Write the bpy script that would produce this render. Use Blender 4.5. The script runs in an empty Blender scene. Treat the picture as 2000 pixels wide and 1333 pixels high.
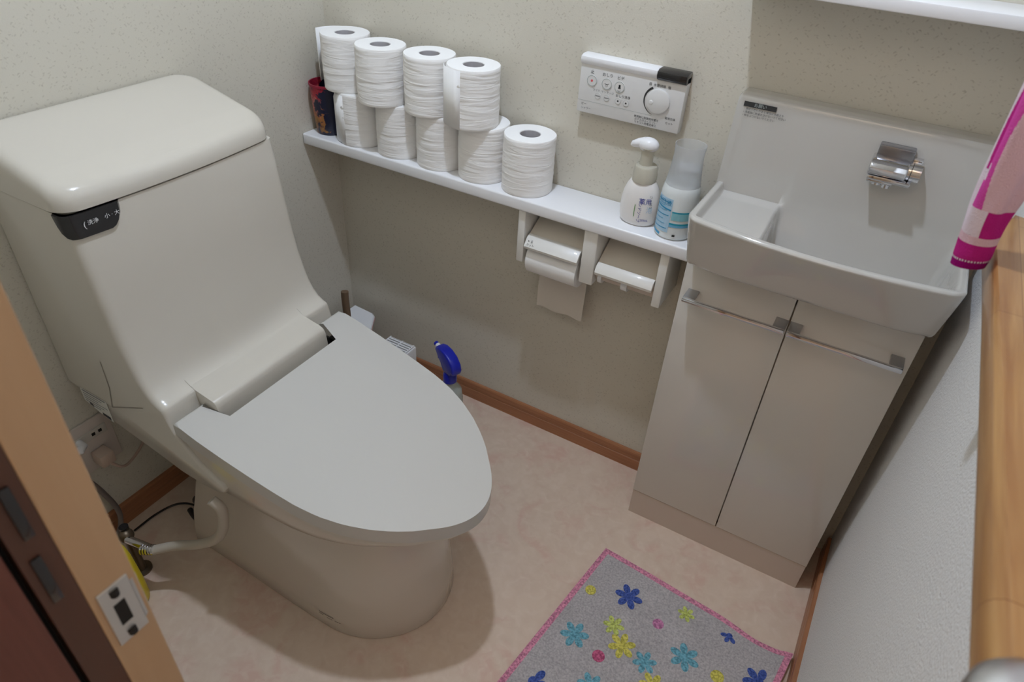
import bpy, bmesh, math, random
from mathutils import Vector, Matrix
random.seed(7)
C = bpy.context.scene.collection
PI = math.pi

# ------------------------------------------------------------------ camera
F_PX = 1345.26
cd = bpy.data.cameras.new('camera'); cam = bpy.data.objects.new('camera', cd); C.objects.link(cam)
cd.sensor_width = 36.0; cd.lens = F_PX / 2000 * 36.0; cd.clip_start = 0.01
fw = Vector((-0.37386024, 0.70738913, -0.5998576)); up = Vector((-0.33970908, 0.49737477, 0.79825815))
rt = fw.cross(up).normalized(); up = rt.cross(fw).normalized()
M = Matrix((rt, up, -fw)).transposed().to_4x4(); M.translation = (1.1816, -1.2363, 1.2908)
cam.matrix_world = M
cd.dof.use_dof = True; cd.dof.focus_distance = 1.4; cd.dof.aperture_fstop = 9.0
bpy.context.scene.camera = cam
# ------------------------------------------------------------------ world (warm fill added for hallway light), exposure
w = bpy.data.worlds.new('world'); bpy.context.scene.world = w; w.use_nodes = True
bg = w.node_tree.nodes['Background']; bg.inputs[0].default_value = (1.0, 0.755, 0.56, 1); bg.inputs[1].default_value = 2.0
vs = bpy.context.scene.view_settings
vs.view_transform = 'Standard'; vs.look = 'None'; vs.gamma = 1.0; vs.exposure = 0.0; vs.use_curve_mapping = False
LAMP = (0.68, -0.54, 2.29); LAMP_R = 0.032; LAMP_E = 1010.0

# ------------------------------------------------------------------ materials
def mat(name, col, rough=0.5, metal=0.0, spec=0.5, trans=0.0, ior=1.45, coat=0.0, emit=None, alpha=1.0):
    m = bpy.data.materials.new(name); m.use_nodes = True
    b = m.node_tree.nodes['Principled BSDF']
    b.inputs['Base Color'].default_value = (*col, 1); b.inputs['Roughness'].default_value = rough
    b.inputs['Metallic'].default_value = metal; b.inputs['Specular IOR Level'].default_value = spec
    b.inputs['Transmission Weight'].default_value = trans; b.inputs['IOR'].default_value = ior
    b.inputs['Coat Weight'].default_value = coat; b.inputs['Coat Roughness'].default_value = 0.03
    b.inputs['Alpha'].default_value = alpha
    if emit:
        b.inputs['Emission Color'].default_value = (*emit[:3], 1); b.inputs['Emission Strength'].default_value = emit[3]
    return m
def nt(m):
    t = m.node_tree
    return t, t.nodes, t.links, t.nodes['Principled BSDF']
def node(t, kind, **kw):
    n = t.nodes.new(kind)
    for k, v in kw.items():
        if k.startswith('_'): setattr(n, k[1:], v)
        else: n.inputs[k.replace('_', ' ')].default_value = v
    return n
def ramp(t, src, stops):
    r = t.nodes.new('ShaderNodeValToRGB'); e = r.color_ramp.elements
    while len(e) < len(stops): e.new(0.5)
    for i, (p, c) in enumerate(stops):
        e[i].position = p; e[i].color = (*c, 1) if len(c) == 3 else c
    t.links.new(src, r.inputs[0]); return r
def mixc(t, fac, a, b, blend='MIX'):
    n = t.nodes.new('ShaderNodeMix'); n.data_type = 'RGBA'; n.blend_type = blend
    for i, v in ((0, fac), (6, a), (7, b)):
        if isinstance(v, (int, float)): n.inputs[i].default_value = v
        elif isinstance(v, tuple): n.inputs[i].default_value = (*v, 1)
        else: t.links.new(v, n.inputs[i])
    return n.outputs[2]
def add_bump(m, scale, strength, dist=0.001, coords=None, detail=4):
    t, N, L, b = nt(m)
    if coords is None: coords = node(t, 'ShaderNodeNewGeometry').outputs['Position']
    n = node(t, 'ShaderNodeTexNoise', Scale=scale, Detail=detail); L.new(coords, n.inputs['Vector'])
    bp = node(t, 'ShaderNodeBump', Strength=strength, Distance=dist); L.new(n.outputs[0], bp.inputs['Height'])
    L.new(bp.outputs[0], b.inputs['Normal'])

def wallpaper(name, base, fleck, axis, amt=0.55):
    m = mat(name, base, 0.85, spec=0.25); t, N, L, b = nt(m)
    pos = node(t, 'ShaderNodeNewGeometry').outputs['Position']
    col = None; masks = []
    for k, ang in enumerate((0.7, -0.85, 1.6)):
        mp = node(t, 'ShaderNodeMapping'); L.new(pos, mp.inputs['Vector'])
        mp.vector_type = 'TEXTURE'
        rot = [0, 0, 0]; rot[axis] = ang; mp.inputs['Rotation'].default_value = rot
        mp.inputs['Location'].default_value = (k * 3.1, k * 1.7, k * 2.3)
        mp.inputs['Scale'].default_value = (1.0, 1.0, 2.1)
        v = node(t, 'ShaderNodeTexVoronoi', Scale=185.0 + 25 * k); L.new(mp.outputs[0], v.inputs['Vector'])
        r1 = ramp(t, v.outputs['Distance'], [(0.0, (1, 1, 1)), (0.18, (0.5, 0.5, 0.5)), (0.3, (0, 0, 0))])
        sep = node(t, 'ShaderNodeSeparateColor'); L.new(v.outputs['Color'], sep.inputs[0])
        r2 = ramp(t, sep.outputs[0], [(0.55, (0, 0, 0)), (0.75, (1, 1, 1))])
        masks.append(mixc(t, 1.0, r1.outputs[0], r2.outputs[0], 'MULTIPLY'))
    mk = mixc(t, 1.0, masks[0], masks[1], 'ADD'); mk = mixc(t, 1.0, mk, masks[2], 'ADD')
    mk2 = mixc(t, 1.0, mk, (amt, amt, amt), 'MULTIPLY')
    n = node(t, 'ShaderNodeTexNoise', Scale=3.0, Detail=2.0); L.new(pos, n.inputs['Vector'])
    basev = mixc(t, n.outputs[0], tuple(c * 0.96 for c in base), tuple(min(1, c * 1.03) for c in base))
    L.new(mixc(t, mk2, basev, fleck), b.inputs['Base Color'])
    n2 = node(t, 'ShaderNodeTexNoise', Scale=420.0, Detail=3.0); L.new(pos, n2.inputs['Vector'])
    bp = node(t, 'ShaderNodeBump', Strength=0.35, Distance=0.001); L.new(n2.outputs[0], bp.inputs['Height'])
    L.new(bp.outputs[0], b.inputs['Normal'])
    return m

m_wall_b = wallpaper('wallpaper_back', (0.67, 0.63, 0.535), (0.42, 0.375, 0.30), 1, 0.6)
m_wall_l = wallpaper('wallpaper_left', (0.67, 0.63, 0.535), (0.42, 0.375, 0.30), 0, 0.5)
m_wall_r = mat('wallpaper_right', (0.80, 0.79, 0.77), 0.9, spec=0.2); add_bump(m_wall_r, 260, 0.9, 0.0018, detail=2)
m_ceil = mat('ceiling_paint', (0.62, 0.59, 0.54), 0.9)

m_floor = mat('vinyl_floor', (0.5, 0.4, 0.3), 0.45, spec=0.35)
t, N, L, b = nt(m_floor)
pos = node(t, 'ShaderNodeNewGeometry').outputs['Position']
n1 = node(t, 'ShaderNodeTexNoise', Scale=9.0, Detail=6.0, Distortion=1.2); L.new(pos, n1.inputs['Vector'])
n2 = node(t, 'ShaderNodeTexNoise', Scale=45.0, Detail=8.0, Distortion=0.8); L.new(pos, n2.inputs['Vector'])
r1 = ramp(t, n1.outputs[0], [(0.36, (0.71, 0.56, 0.435)), (0.52, (0.68, 0.53, 0.41)), (0.66, (0.67, 0.465, 0.365))])
r2 = ramp(t, n2.outputs[0], [(0.4, (0.0, 0.0, 0.0)), (0.62, (0.5, 0.5, 0.5)), (0.7, (0.8, 0.8, 0.8))])
L.new(mixc(t, r2.outputs[0], r1.outputs[0], (0.75, 0.61, 0.49)), b.inputs['Base Color'])

def wood(name, c1, c2, axis_scale, rough=0.4, stave=False, coat=0.2):
    m = mat(name, c1, rough, coat=coat); t, N, L, b = nt(m)
    pos = node(t, 'ShaderNodeNewGeometry').outputs['Position']
    mp = node(t, 'ShaderNodeMapping'); mp.inputs['Scale'].default_value = axis_scale; L.new(pos, mp.inputs['Vector'])
    n = node(t, 'ShaderNodeTexNoise', Scale=1.0, Detail=6.0, Distortion=0.6); L.new(mp.outputs[0], n.inputs['Vector'])
    r = ramp(t, n.outputs[0], [(0.3, c1), (0.7, c2)]); out = r.outputs[0]
    if stave:
        sx = node(t, 'ShaderNodeSeparateXYZ'); L.new(pos, sx.inputs[0])
        cx = node(t, 'ShaderNodeCombineXYZ'); L.new(sx.outputs[1], cx.inputs[0]); L.new(sx.outputs[0], cx.inputs[1])
        br = node(t, 'ShaderNodeTexBrick', Scale=1.0); br.offset = 0.37
        br.inputs['Brick Width'].default_value = 0.31; br.inputs['Row Height'].default_value = 0.0265
        br.inputs['Mortar Size'].default_value = 0.0004
        br.inputs['Color1'].default_value = (0.95, 0.83, 0.66, 1); br.inputs['Color2'].default_value = (1.15, 1.12, 1.0, 1)
        br.inputs['Mortar'].default_value = (0.6, 0.42, 0.28, 1)
        L.new(cx.outputs[0], br.inputs['Vector'])
        out = mixc(t, 1.0, out, br.outputs[0], 'MULTIPLY')
    L.new(out, b.inputs['Base Color'])
    return m
m_base = wood('baseboard_wood', (0.33, 0.135, 0.06), (0.42, 0.185, 0.085), (6, 6, 160), 0.45)
m_rail = wood('rail_laminated_wood', (0.28, 0.135, 0.048), (0.43, 0.26, 0.11), (110, 7, 110), 0.35, True)
m_jamb = wood('jamb_wood', (0.50, 0.31, 0.165), (0.54, 0.345, 0.19), (60, 60, 4), 0.5)
m_stop = wood('stop_wood', (0.075, 0.028, 0.014), (0.10, 0.038, 0.02), (60, 60, 4), 0.5)
m_panel = wood('red_brown_wood', (0.12, 0.036, 0.023), (0.16, 0.05, 0.033), (140, 140, 5), 0.5)

m_ivory = mat('ivory_ceramic', (0.64, 0.575, 0.49), 0.18, coat=0.6)
m_ivory_p = mat('ivory_plastic', (0.64, 0.595, 0.515), 0.22, coat=0.4)
m_lid = mat('lid_plastic', (0.58, 0.56, 0.52), 0.27, coat=0.25)
m_seam = mat('dark_seam', (0.10, 0.085, 0.07), 0.7)
m_white = mat('white_laminate', (0.87, 0.87, 0.88), 0.3, coat=0.3)
m_cab = mat('cabinet_gloss', (0.66, 0.62, 0.56), 0.12, coat=0.7)
m_kick = mat('kick_board', (0.60, 0.50, 0.42), 0.4)
m_basin = mat('basin_ceramic', (0.55, 0.53, 0.49), 0.1, coat=0.9)
m_chrome = mat('chrome', (0.72, 0.72, 0.74), 0.08, metal=1.0)
m_satin = mat('satin_metal', (0.55, 0.55, 0.56), 0.32, metal=1.0)
m_zinc = mat('strike_steel', (0.62, 0.62, 0.60), 0.42, metal=0.7)
m_black = mat('black_plastic', (0.012, 0.011, 0.012), 0.18, coat=0.5)
m_dark = mat('dark_hole', (0.012, 0.01, 0.008), 0.8)
m_ink = mat('black_print', (0.03, 0.03, 0.03), 0.6)
m_ink2 = mat('grey_print', (0.22, 0.22, 0.22), 0.6)
m_red = mat('red_print', (0.75, 0.10, 0.12), 0.6)
m_ring = mat('button_ring', (0.42, 0.46, 0.44), 0.5)
m_remote = mat('remote_plastic', (0.74, 0.73, 0.71), 0.35, coat=0.2)
m_holder = mat('holder_plastic', (0.74, 0.68, 0.58), 0.35, coat=0.2)
m_holder2 = mat('holder_lip_plastic', (0.80, 0.78, 0.73), 0.35, coat=0.2)
m_clear = mat('frosted_plastic', (0.86, 0.88, 0.88), 0.35, trans=0.75, ior=1.3)
m_paper = mat('tissue_paper', (0.93, 0.91, 0.88), 0.95, spec=0.1)
t, N, L, b = nt(m_paper)
tc = node(t, 'ShaderNodeTexCoord').outputs['Object']
mp = node(t, 'ShaderNodeMapping'); mp.inputs['Scale'].default_value = (9, 9, 85); L.new(tc, mp.inputs['Vector'])
nn = node(t, 'ShaderNodeTexNoise', Scale=1.0, Detail=3.0, Distortion=0.9); L.new(mp.outputs[0], nn.inputs['Vector'])
bp = node(t, 'ShaderNodeBump', Strength=0.9, Distance=0.003); L.new(nn.outputs[0], bp.inputs['Height']); L.new(bp.outputs[0], b.inputs['Normal'])
m_paper_t = mat('tissue_paper_end', (0.93, 0.92, 0.90), 0.95, spec=0.1)
m_core = mat('cardboard_core', (0.50, 0.48, 0.49), 0.9)
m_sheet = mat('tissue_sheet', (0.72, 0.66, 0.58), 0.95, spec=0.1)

# ------------------------------------------------------------------ object helpers
def obj(name, bm, m, parent=None, smooth=True, angle=40):
    me = bpy.data.meshes.new(name)
    bmesh.ops.recalc_face_normals(bm, faces=bm.faces)
    bm.to_mesh(me); bm.free()
    for mm in (m if isinstance(m, (list, tuple)) else [m]): me.materials.append(mm)
    o = bpy.data.objects.new(name, me); C.objects.link(o)
    if parent: o.parent = parent
    if smooth:
        for p in me.polygons: p.use_smooth = True
        lim = math.radians(angle)
        bm2 = bmesh.new(); bm2.from_mesh(me)
        for e in bm2.edges:
            e.smooth = not (len(e.link_faces) == 2 and e.calc_face_angle(0) > lim)
        bm2.to_mesh(me); bm2.free()
    return o
def tag(o, label, cat=None, group=None):
    o['label'] = label
    if cat: o['category'] = cat
    if group: o['group'] = group
    return o
def thing(name, label, cat, group=None):
    o = bpy.data.objects.new(name, None); o.empty_display_size = 0.05; C.objects.link(o)
    return tag(o, label, cat, group)
def origin_to(root, loc):
    """put an Empty at loc, keeping its children where they are"""
    root.location = loc
    for ch in root.children: ch.location = Vector(ch.location) - Vector(loc)
    return root
def struct(o): o['kind'] = 'structure'; return o
def box(bm, x0, x1, y0, y1, z0, z1, bev=0.0, seg=2, mi=0):
    vs_ = [bm.verts.new((x, y, z)) for x in (x0, x1) for y in (y0, y1) for z in (z0, z1)]
    fs = [bm.faces.new([vs_[i] for i in f]) for f in ((0, 1, 3, 2), (4, 6, 7, 5), (0, 4, 5, 1), (2, 3, 7, 6), (0, 2, 6, 4), (1, 5, 7, 3))]
    for f in fs: f.material_index = mi
    if bev > 0:
        es = list({e for f in fs for e in f.edges})
        r = bmesh.ops.bevel(bm, geom=es, offset=bev, segments=seg, profile=0.5, affect='EDGES')
        for f in r['faces']: f.material_index = mi
    return vs_
def nb(*a, **k):
    bm = bmesh.new(); box(bm, *a, **k); return bm
def cyl(bm, p0, p1, r0, r1=None, n=24, mi=0, cap=True):
    if r1 is None: r1 = r0
    tube(bm, [p0, p1], [r0, r1], n, mi, cap)
def tube(bm, pts, r, n=12, mi=0, cap=True):
    pts = [Vector(p) for p in pts]
    rs = r if isinstance(r, (list, tuple)) else [r] * len(pts)
    d0 = (pts[1] - pts[0]).normalized()
    a = d0.orthogonal().normalized(); rings = []
    for i, p in enumerate(pts):
        d = (pts[min(i + 1, len(pts) - 1)] - pts[max(i - 1, 0)]).normalized()
        a = (a - d * a.dot(d)).normalized(); bb = d.cross(a)
        rings.append([bm.verts.new(p + (a * math.cos(2 * PI * k / n) + bb * math.sin(2 * PI * k / n)) * rs[i]) for k in range(n)])
    for A, B in zip(rings, rings[1:]):
        for k in range(n):
            bm.faces.new([A[k], A[(k + 1) % n], B[(k + 1) % n], B[k]]).material_index = mi
    if cap:
        bm.faces.new(rings[0][::-1]).material_index = mi; bm.faces.new(rings[-1]).material_index = mi
def spline(pts, n=10):
    pts = [Vector(p) for p in pts]; out = []
    for i in range(len(pts) - 1):
        p0 = pts[max(i - 1, 0)]; p1 = pts[i]; p2 = pts[i + 1]; p3 = pts[min(i + 2, len(pts) - 1)]
        for k in range(n):
            t_ = k / n
            out.append(0.5 * ((2 * p1) + (-p0 + p2) * t_ + (2 * p0 - 5 * p1 + 4 * p2 - p3) * t_ ** 2 + (-p0 + 3 * p1 - 3 * p2 + p3) * t_ ** 3))
    out.append(pts[-1]); return out
def lathe(bm, prof, c=(0, 0, 0), n=48, sx=1.0, sy=1.0, mi=0, close=False):
    rings = []
    for (r, z) in prof:
        if r < 1e-6: rings.append([bm.verts.new((c[0], c[1], c[2] + z))])
        else: rings.append([bm.verts.new((c[0] + r * sx * math.cos(2 * PI * k / n), c[1] + r * sy * math.sin(2 * PI * k / n), c[2] + z)) for k in range(n)])
    for A, B in zip(rings, rings[1:]):
        for k in range(n):
            if len(A) == 1 and len(B) == 1: continue
            if len(A) == 1: f = [A[0], B[k], B[(k + 1) % n]]
            elif len(B) == 1: f = [A[k], A[(k + 1) % n], B[0]]
            else: f = [A[k], A[(k + 1) % n], B[(k + 1) % n], B[k]]
            bm.faces.new(f).material_index = mi
def loft(bm, rings, cap0=True, cap1=True, mi=0):
    vr = [[bm.verts.new(p) for p in r] for r in rings]; n = len(vr[0])
    for A, B in zip(vr, vr[1:]):
        for k in range(n): bm.faces.new([A[k], A[(k + 1) % n], B[(k + 1) % n], B[k]]).material_index = mi
    if cap0: bm.faces.new(vr[0][::-1]).material_index = mi
    if cap1: bm.faces.new(vr[-1]).material_index = mi
    return vr
def sphere(bm, c, r, n=20, sx=1, sy=1, sz=1, mi=0):
    prof = [(math.sin(PI * k / 12) * r, -math.cos(PI * k / 12) * r * sz) for k in range(13)]
    prof[0] = (0, -r * sz); prof[-1] = (0, r * sz)
    lathe(bm, prof, c, n, sx, sy, mi)
def prism(bm, poly, axis, a0, a1, bev=0.0, seg=2, mi=0):
    """poly of 2D points in the plane normal to axis"""
    def P(p, a): return {'y': (p[0], a, p[1]), 'x': (a, p[0], p[1]), 'z': (p[0], p[1], a)}[axis]
    A = [bm.verts.new(P(p, a0)) for p in poly]; B = [bm.verts.new(P(p, a1)) for p in poly]
    fs = [bm.faces.new(A), bm.faces.new(B[::-1])]
    for k in range(len(poly)): fs.append(bm.faces.new([A[k], B[k], B[(k + 1) % len(poly)], A[(k + 1) % len(poly)]]))
    for f in fs: f.material_index = mi
    if bev:
        es = list(set(fs[0].edges) | set(fs[1].edges))
        bmesh.ops.bevel(bm, geom=es, offset=bev, segments=seg, profile=0.5, affect='EDGES', clamp_overlap=True)
def text_mesh(bm, s, size, origin, ux, uy, mi=0, align='CENTER'):
    """flat lettering laid on a plane: ux = writing direction, uy = up direction"""
    cu = bpy.data.curves.new('t', 'FONT'); cu.body = s; cu.size = size; cu.align_x = align; cu.align_y = 'CENTER'; cu.resolution_u = 2
    o = bpy.data.objects.new('t', cu); C.objects.link(o)
    dg = bpy.context.evaluated_depsgraph_get(); me = bpy.data.meshes.new_from_object(o.evaluated_get(dg))
    ux = Vector(ux).normalized(); uy = Vector(uy).normalized(); og = Vector(origin)
    vs_ = [bm.verts.new(og + ux * v.co.x + uy * v.co.y) for v in me.vertices]
    for p in me.polygons:
        try: bm.faces.new([vs_[i] for i in p.vertices]).material_index = mi
        except ValueError: pass
    bpy.data.objects.remove(o); bpy.data.curves.remove(cu); bpy.data.meshes.remove(me)
def quad(bm, pts, mi=0):
    f = bm.faces.new([bm.verts.new(p) for p in pts]); f.material_index = mi; return f
def interp(tab, x):
    if x <= tab[0][0]: return tab[0][1]
    for (a, va), (b_, vb) in zip(tab, tab[1:]):
        if x <= b_:
            return va + (vb - va) * (x - a) / (b_ - a)
    return tab[-1][1]
def sstep(a, b_, x):
    t_ = max(0.0, min(1.0, (x - a) / (b_ - a))); return t_ * t_ * (3 - 2 * t_)

W = 1.373
YF = -1.12      # inner face of the wall with the doorway
# ================================================================== the setting
bm = nb(-0.06, W + 0.06, -2.4, 0.06, -0.05, 0.0); struct(obj('floor', bm, m_floor, smooth=False))
bm = nb(-0.08, W + 0.08, 0.0, 0.08, 0.0, 2.4); struct(obj('wall_back', bm, m_wall_b, smooth=False))
bm = nb(-0.08, 0.0, -2.4, 0.0, 0.0, 2.4); struct(obj('wall_left', bm, m_wall_l, smooth=False))
bm = nb(W, W + 0.08, -2.4, 0.0, 0.0, 2.4); struct(obj('wall_right', bm, m_wall_r, smooth=False))
bm = nb(-0.08, W + 0.08, -1.25, 0.08, 2.4, 2.46); struct(obj('ceiling', bm, m_ceil, smooth=False))
bm = bmesh.new(); box(bm, 0.0, 0.80, YF - 0.06, YF, 0.0, 2.4); box(bm, 0.80, W, YF - 0.06, YF, 2.06, 2.4)
struct(obj('wall_front', bm, m_wall_l, smooth=False))
bm = nb(-0.08, W + 0.08, -2.46, -2.4, 0.0, 2.4); struct(obj('wall_hall', bm, m_wall_l, smooth=False))
# baseboards: grooved wood
def baseboard(name, axis, a0, a1, off, sgn):
    prof = [(0, 0), (0.008, 0), (0.008, 0.031), (0.0062, 0.0325), (0.0062, 0.0345), (0.008, 0.036), (0.008, 0.052), (0.006, 0.0561), (0, 0.0561)]
    bm = bmesh.new()
    if axis == 'x': prism(bm, [(off + sgn * p[0], p[1]) for p in prof], 'x', a0, a1)
    else: prism(bm, [(off + sgn * p[0], p[1]) for p in prof], 'y', a0, a1)
    return struct(obj(name, bm, m_base, smooth=False))
baseboard('baseboard_back', 'x', 0.008, 0.941, 0.0, -1)
baseboard('baseboard_left', 'y', YF, 0.0, 0.0, 1)
baseboard('baseboard_right', 'y', YF, -0.01, W, -1)
# doorway frame: pale rabbet face, dark stop, reddish panel beyond
dr = thing('door_1', 'wooden door frame with a steel strike plate at the left of the doorway', 'door frame'); dr['kind'] = 'structure'
bm = bmesh.new(); box(bm, 0.80, 0.85, -1.147, YF + 0.004, 0.0, 2.06, 0.0015)
obj('jamb', bm, m_jamb, dr, smooth=False)
obj('door_stop', nb(0.80, 0.8495, -1.1665, -1.147, 0.0, 2.06), m_stop, dr, smooth=False)
obj('gap_shade', nb(0.80, 0.838, -1.171, -1.1665, 0.0, 2.06), m_dark, dr, smooth=False)  # near-black strip stands in for the shade inside the open gap
obj('casing', nb(0.74, 0.850, -1.30, -1.171, 0.0, 2.06, 0.001), m_panel, dr, smooth=False)
bm = bmesh.new(); box(bm, 0.80, W, -1.147, YF + 0.004, 2.06, 2.10)
obj('head_jamb', bm, m_jamb, dr, smooth=False)
# strike plate
bm = bmesh.new()
zc = 0.862
box(bm, 0.8495, 0.8515, -1.1425, -1.1215, zc - 0.028, zc + 0.028, 0.0006)
prism(bm, [(0.8515, YF - 0.0015), (0.8495, YF - 0.0015), (0.8465, YF + 0.0035), (0.848, YF + 0.0045)], 'z', zc - 0.020, zc + 0.020)
sp = obj('strike_plate', bm, m_zinc, dr, smooth=False)
bm = bmesh.new(); box(bm, 0.8512, 0.8517, -1.1365, -1.1285, zc - 0.011, zc + 0.011)
cyl(bm, (0.8512, -1.1325, zc + 0.019), (0.8517, -1.1325, zc + 0.024), 0.0030, n=14); cyl(bm, (0.8512, -1.1325, zc - 0.019), (0.8517, -1.1325, zc - 0.024), 0.0030, n=14)
obj('bolt_hole', bm, m_dark, sp, smooth=False)
for (yy, z0) in ((-1.159, 0.93), (-1.156, 0.985)):
    bm = bmesh.new(); box(bm, 0.8495, 0.8515, yy - 0.003, yy + 0.003, z0 - 0.02, z0 + 0.02, 0.0008)
    obj('latch_strip', bm, m_black, dr)

# ceiling lamp: one round lamp above the middle of the room
lm = thing('ceiling_lamp', 'small round ceiling lamp above the middle of the room', 'lamp')
bm = bmesh.new(); lathe(bm, [(0, 0.085), (0.075, 0.085), (0.075, -0.045), (0.072, -0.045), (0.072, 0.080), (0, 0.080)], (LAMP[0], LAMP[1], 2.315), 40)
obj('lamp_shade', bm, mat('lamp_shade_grey', (0.12, 0.12, 0.12), 0.7), lm)
bm = bmesh.new(); cyl(bm, (LAMP[0], LAMP[1], 2.31), (LAMP[0], LAMP[1], 2.396), 0.016, n=20); obj('lamp_socket', bm, m_white, lm)
m_bulb = mat('lamp_glass', (1, 1, 1), 0.5, emit=(0.85, 0.98, 1.20, LAMP_E))
bm = bmesh.new(); sphere(bm, LAMP, LAMP_R, 28)
obj('bulb', bm, m_bulb, lm)
origin_to(lm, (LAMP[0], LAMP[1], 2.4))

# ================================================================== toilet
YC = -0.575
def off2(poly, d):
    """inset a closed 2D polygon (x,z) by d (less low down, where the skirt is thin)"""
    n = len(poly); area = sum(poly[i][0] * poly[(i + 1) % n][1] - poly[(i + 1) % n][0] * poly[i][1] for i in range(n))
    s = 1 if area > 0 else -1; out = []
    for i in range(n):
        p0 = Vector(poly[i - 1]); p1 = Vector(poly[i]); p2 = Vector(poly[(i + 1) % n])
        e1 = (p1 - p0).normalized(); e2 = (p2 - p1).normalized()
        n1 = Vector((-e1.y, e1.x)) * s; n2 = Vector((-e2.y, e2.x)) * s
        m_ = (n1 + n2); m_ = m_ / max(0.35, m_.dot(n1) if m_.length else 1)
        out.append(tuple(p1 + m_ * d * (0.35 + 0.65 * sstep(0.44, 0.50, p1.y))))
    return out
toilet = thing('toilet', 'ivory toilet with integrated cistern and closed lid standing against the left wall', 'toilet')
# cistern body, side profile (x, z) lofted across y with rounded sides and a bowed front
front = [(0.199, 0.8055), (0.206, 0.76), (0.213, 0.705), (0.218, 0.66), (0.223, 0.62), (0.230, 0.58), (0.239, 0.545), (0.248, 0.519), (0.258, 0.5005), (0.269, 0.4885), (0.280, 0.4815), (0.2875, 0.4785), (0.2912, 0.4745), (0.2925, 0.465), (0.296, 0.445), (0.305, 0.425), (0.326, 0.40), (0.350, 0.378), (0.378, 0.364), (0.396, 0.356), (0.401, 0.348), (0.397, 0.338), (0.38, 0.330), (0.344, 0.325), (0.29, 0.327), (0.215, 0.342), (0.12, 0.357), (0.075, 0.372), (0.03, 0.400)]
prof = [(0.004, 0.8055)] + front + [(0.004, 0.412)]
bm = bmesh.new(); rings = []
HWT = 0.2005
st = [(-HWT, 0.011), (-HWT + 0.0015, 0.006), (-HWT + 0.005, 0.0022), (-HWT + 0.010, 0.0003), (-HWT + 0.016, 0.0)]
st += [(-HWT + 0.016 + (2 * HWT - 0.032) * k / 12, 0.0) for k in range(1, 12)]
st += [(-y, d) for (y, d) in reversed(st[:5])]
for (y, d) in st:
    u = y / HWT; bow = 0.013 * (1 - u * u)
    r = []
    ins = off2(prof, d)
    for i, ((x, z), (px, pz)) in enumerate(zip(ins, prof)):
        if i in (0, len(prof) - 1): x = px; z = pz
        if i == 1: z = pz
        up_ = sstep(0.46, 0.56, pz)
        x = x + bow * up_ * (1 if px > 0.1 else 0)
        r.append((x, YC + y, z))
    rings.append(r)
vr = loft(bm, rings, False, False)
for rg, y in ((vr[0], YC - HWT), (vr[-1], YC + HWT)):
    c_ = bm.verts.new((0.15, y, 0.405)); n = len(rg)
    for k in range(n): bm.faces.new([rg[k], rg[(k + 1) % n], c_])
obj('cistern', bm, m_ivory_p, toilet, angle=50)
# cistern lid
def plan(xf, hw, rc, bow, inset, n=8):
    """rear is straight on the wall, front bowed with rounded corners; returns list of (x,y)"""
    pts = []
    x1 = xf - inset; h = hw - inset; rb = 0.03
    for k in range(n + 1):   # rear corner near side (y negative)
        a = PI + PI / 2 * k / n; pts.append((0.004 + rb + rb * math.cos(a), -h + rb + rb * math.sin(a)))
    for k in range(n + 1):
        a = -PI / 2 + PI / 2 * k / n; pts.append((x1 - rc + rc * math.cos(a), -h + rc + rc * math.sin(a)))
    for k in range(1, 12):
        y = -h + rc + (2 * h - 2 * rc) * k / 12; pts.append((x1, y))
    for k in range(n + 1):
        a = PI / 2 * k / n; pts.append((x1 - rc + rc * math.cos(a), h - rc + rc * math.sin(a)))
    for k in range(n + 1):
        a = PI / 2 + PI / 2 * k / n; pts.append((0.004 + rb + rb * math.cos(a), h - rb + rb * math.sin(a)))
    return [(x + bow * (1 - (y / hw) ** 2) * sstep(0.05, 0.18, x), y) for (x, y) in pts]
bm = bmesh.new(); rings = []
def ztop(x): return 0.890 - 0.215 * x - 0.10 * max(0, x - 0.13)
for (inset, kind, dz) in ((0.004, 'b', 0.8065), (0.0, 'b', 0.809), (0.0, 't', -0.024), (0.001, 't', -0.015), (0.004, 't', -0.0075), (0.009, 't', -0.0028), (0.015, 't', -0.0006), (0.022, 't', 0.0)):
    pl = plan(0.2015, 0.2035, 0.034, 0.013, inset)
    rings.append([(x, YC + y, dz if kind == 'b' else ztop(x) + dz) for (x, y) in pl])
vr = loft(bm, rings, cap0=True, cap1=False)
top = vr[-1]; n = len(top)
# crown patch: stitch symmetric pairs
for k in range(n // 2 - 1 + (n % 2)):
    a, b_, c_, d_ = top[k], top[(k + 1)], top[n - 2 - k], top[n - 1 - k]
    if c_ is b_ or c_ is a: break
    bm.faces.new([a, b_, c_, d_] if b_ is not c_ else [a, b_, d_])
    if n - 2 - k - (k + 1) <= 1: break
obj('cistern_lid', bm, m_ivory_p, toilet, angle=50)
# flush lever panel, black, wraps the near front corner beneath the lid
bm = bmesh.new()
def cornerpt(s, z, o=0.0):
    """walk along the front-near corner: s<0 along the side, s>0 along the front"""
    xf = interp([(0.70, 0.213), (0.76, 0.206), (0.8055, 0.199)], z) + o; hw = HWT + o; rc = 0.018
    L1 = rc * PI / 2
    if s < 0: x, y = xf - rc + s, -hw
    elif s < L1: a = -PI / 2 + s / rc; x, y = xf - rc + rc * math.cos(a), -hw + rc + rc * math.sin(a)
    else: x, y = xf, -hw + rc + (s - L1)
    x += 0.013 * (1 - (y / HWT) ** 2) * (1 if s > 0 else 0)
    return (x, YC + y, z)
def lever_grid(o):
    rows = []
    for j, (z, a, b_) in enumerate(((0.8055, -0.006, 0.092), (0.797, -0.005, 0.091), (0.788, -0.003, 0.089), (0.779, 0.002, 0.084), (0.773, 0.008, 0.078), (0.7705, 0.014, 0.072))):
        rows.append([cornerpt(a + (b_ - a) * k / 20, z, o) for k in range(21)])
    return rows
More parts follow.
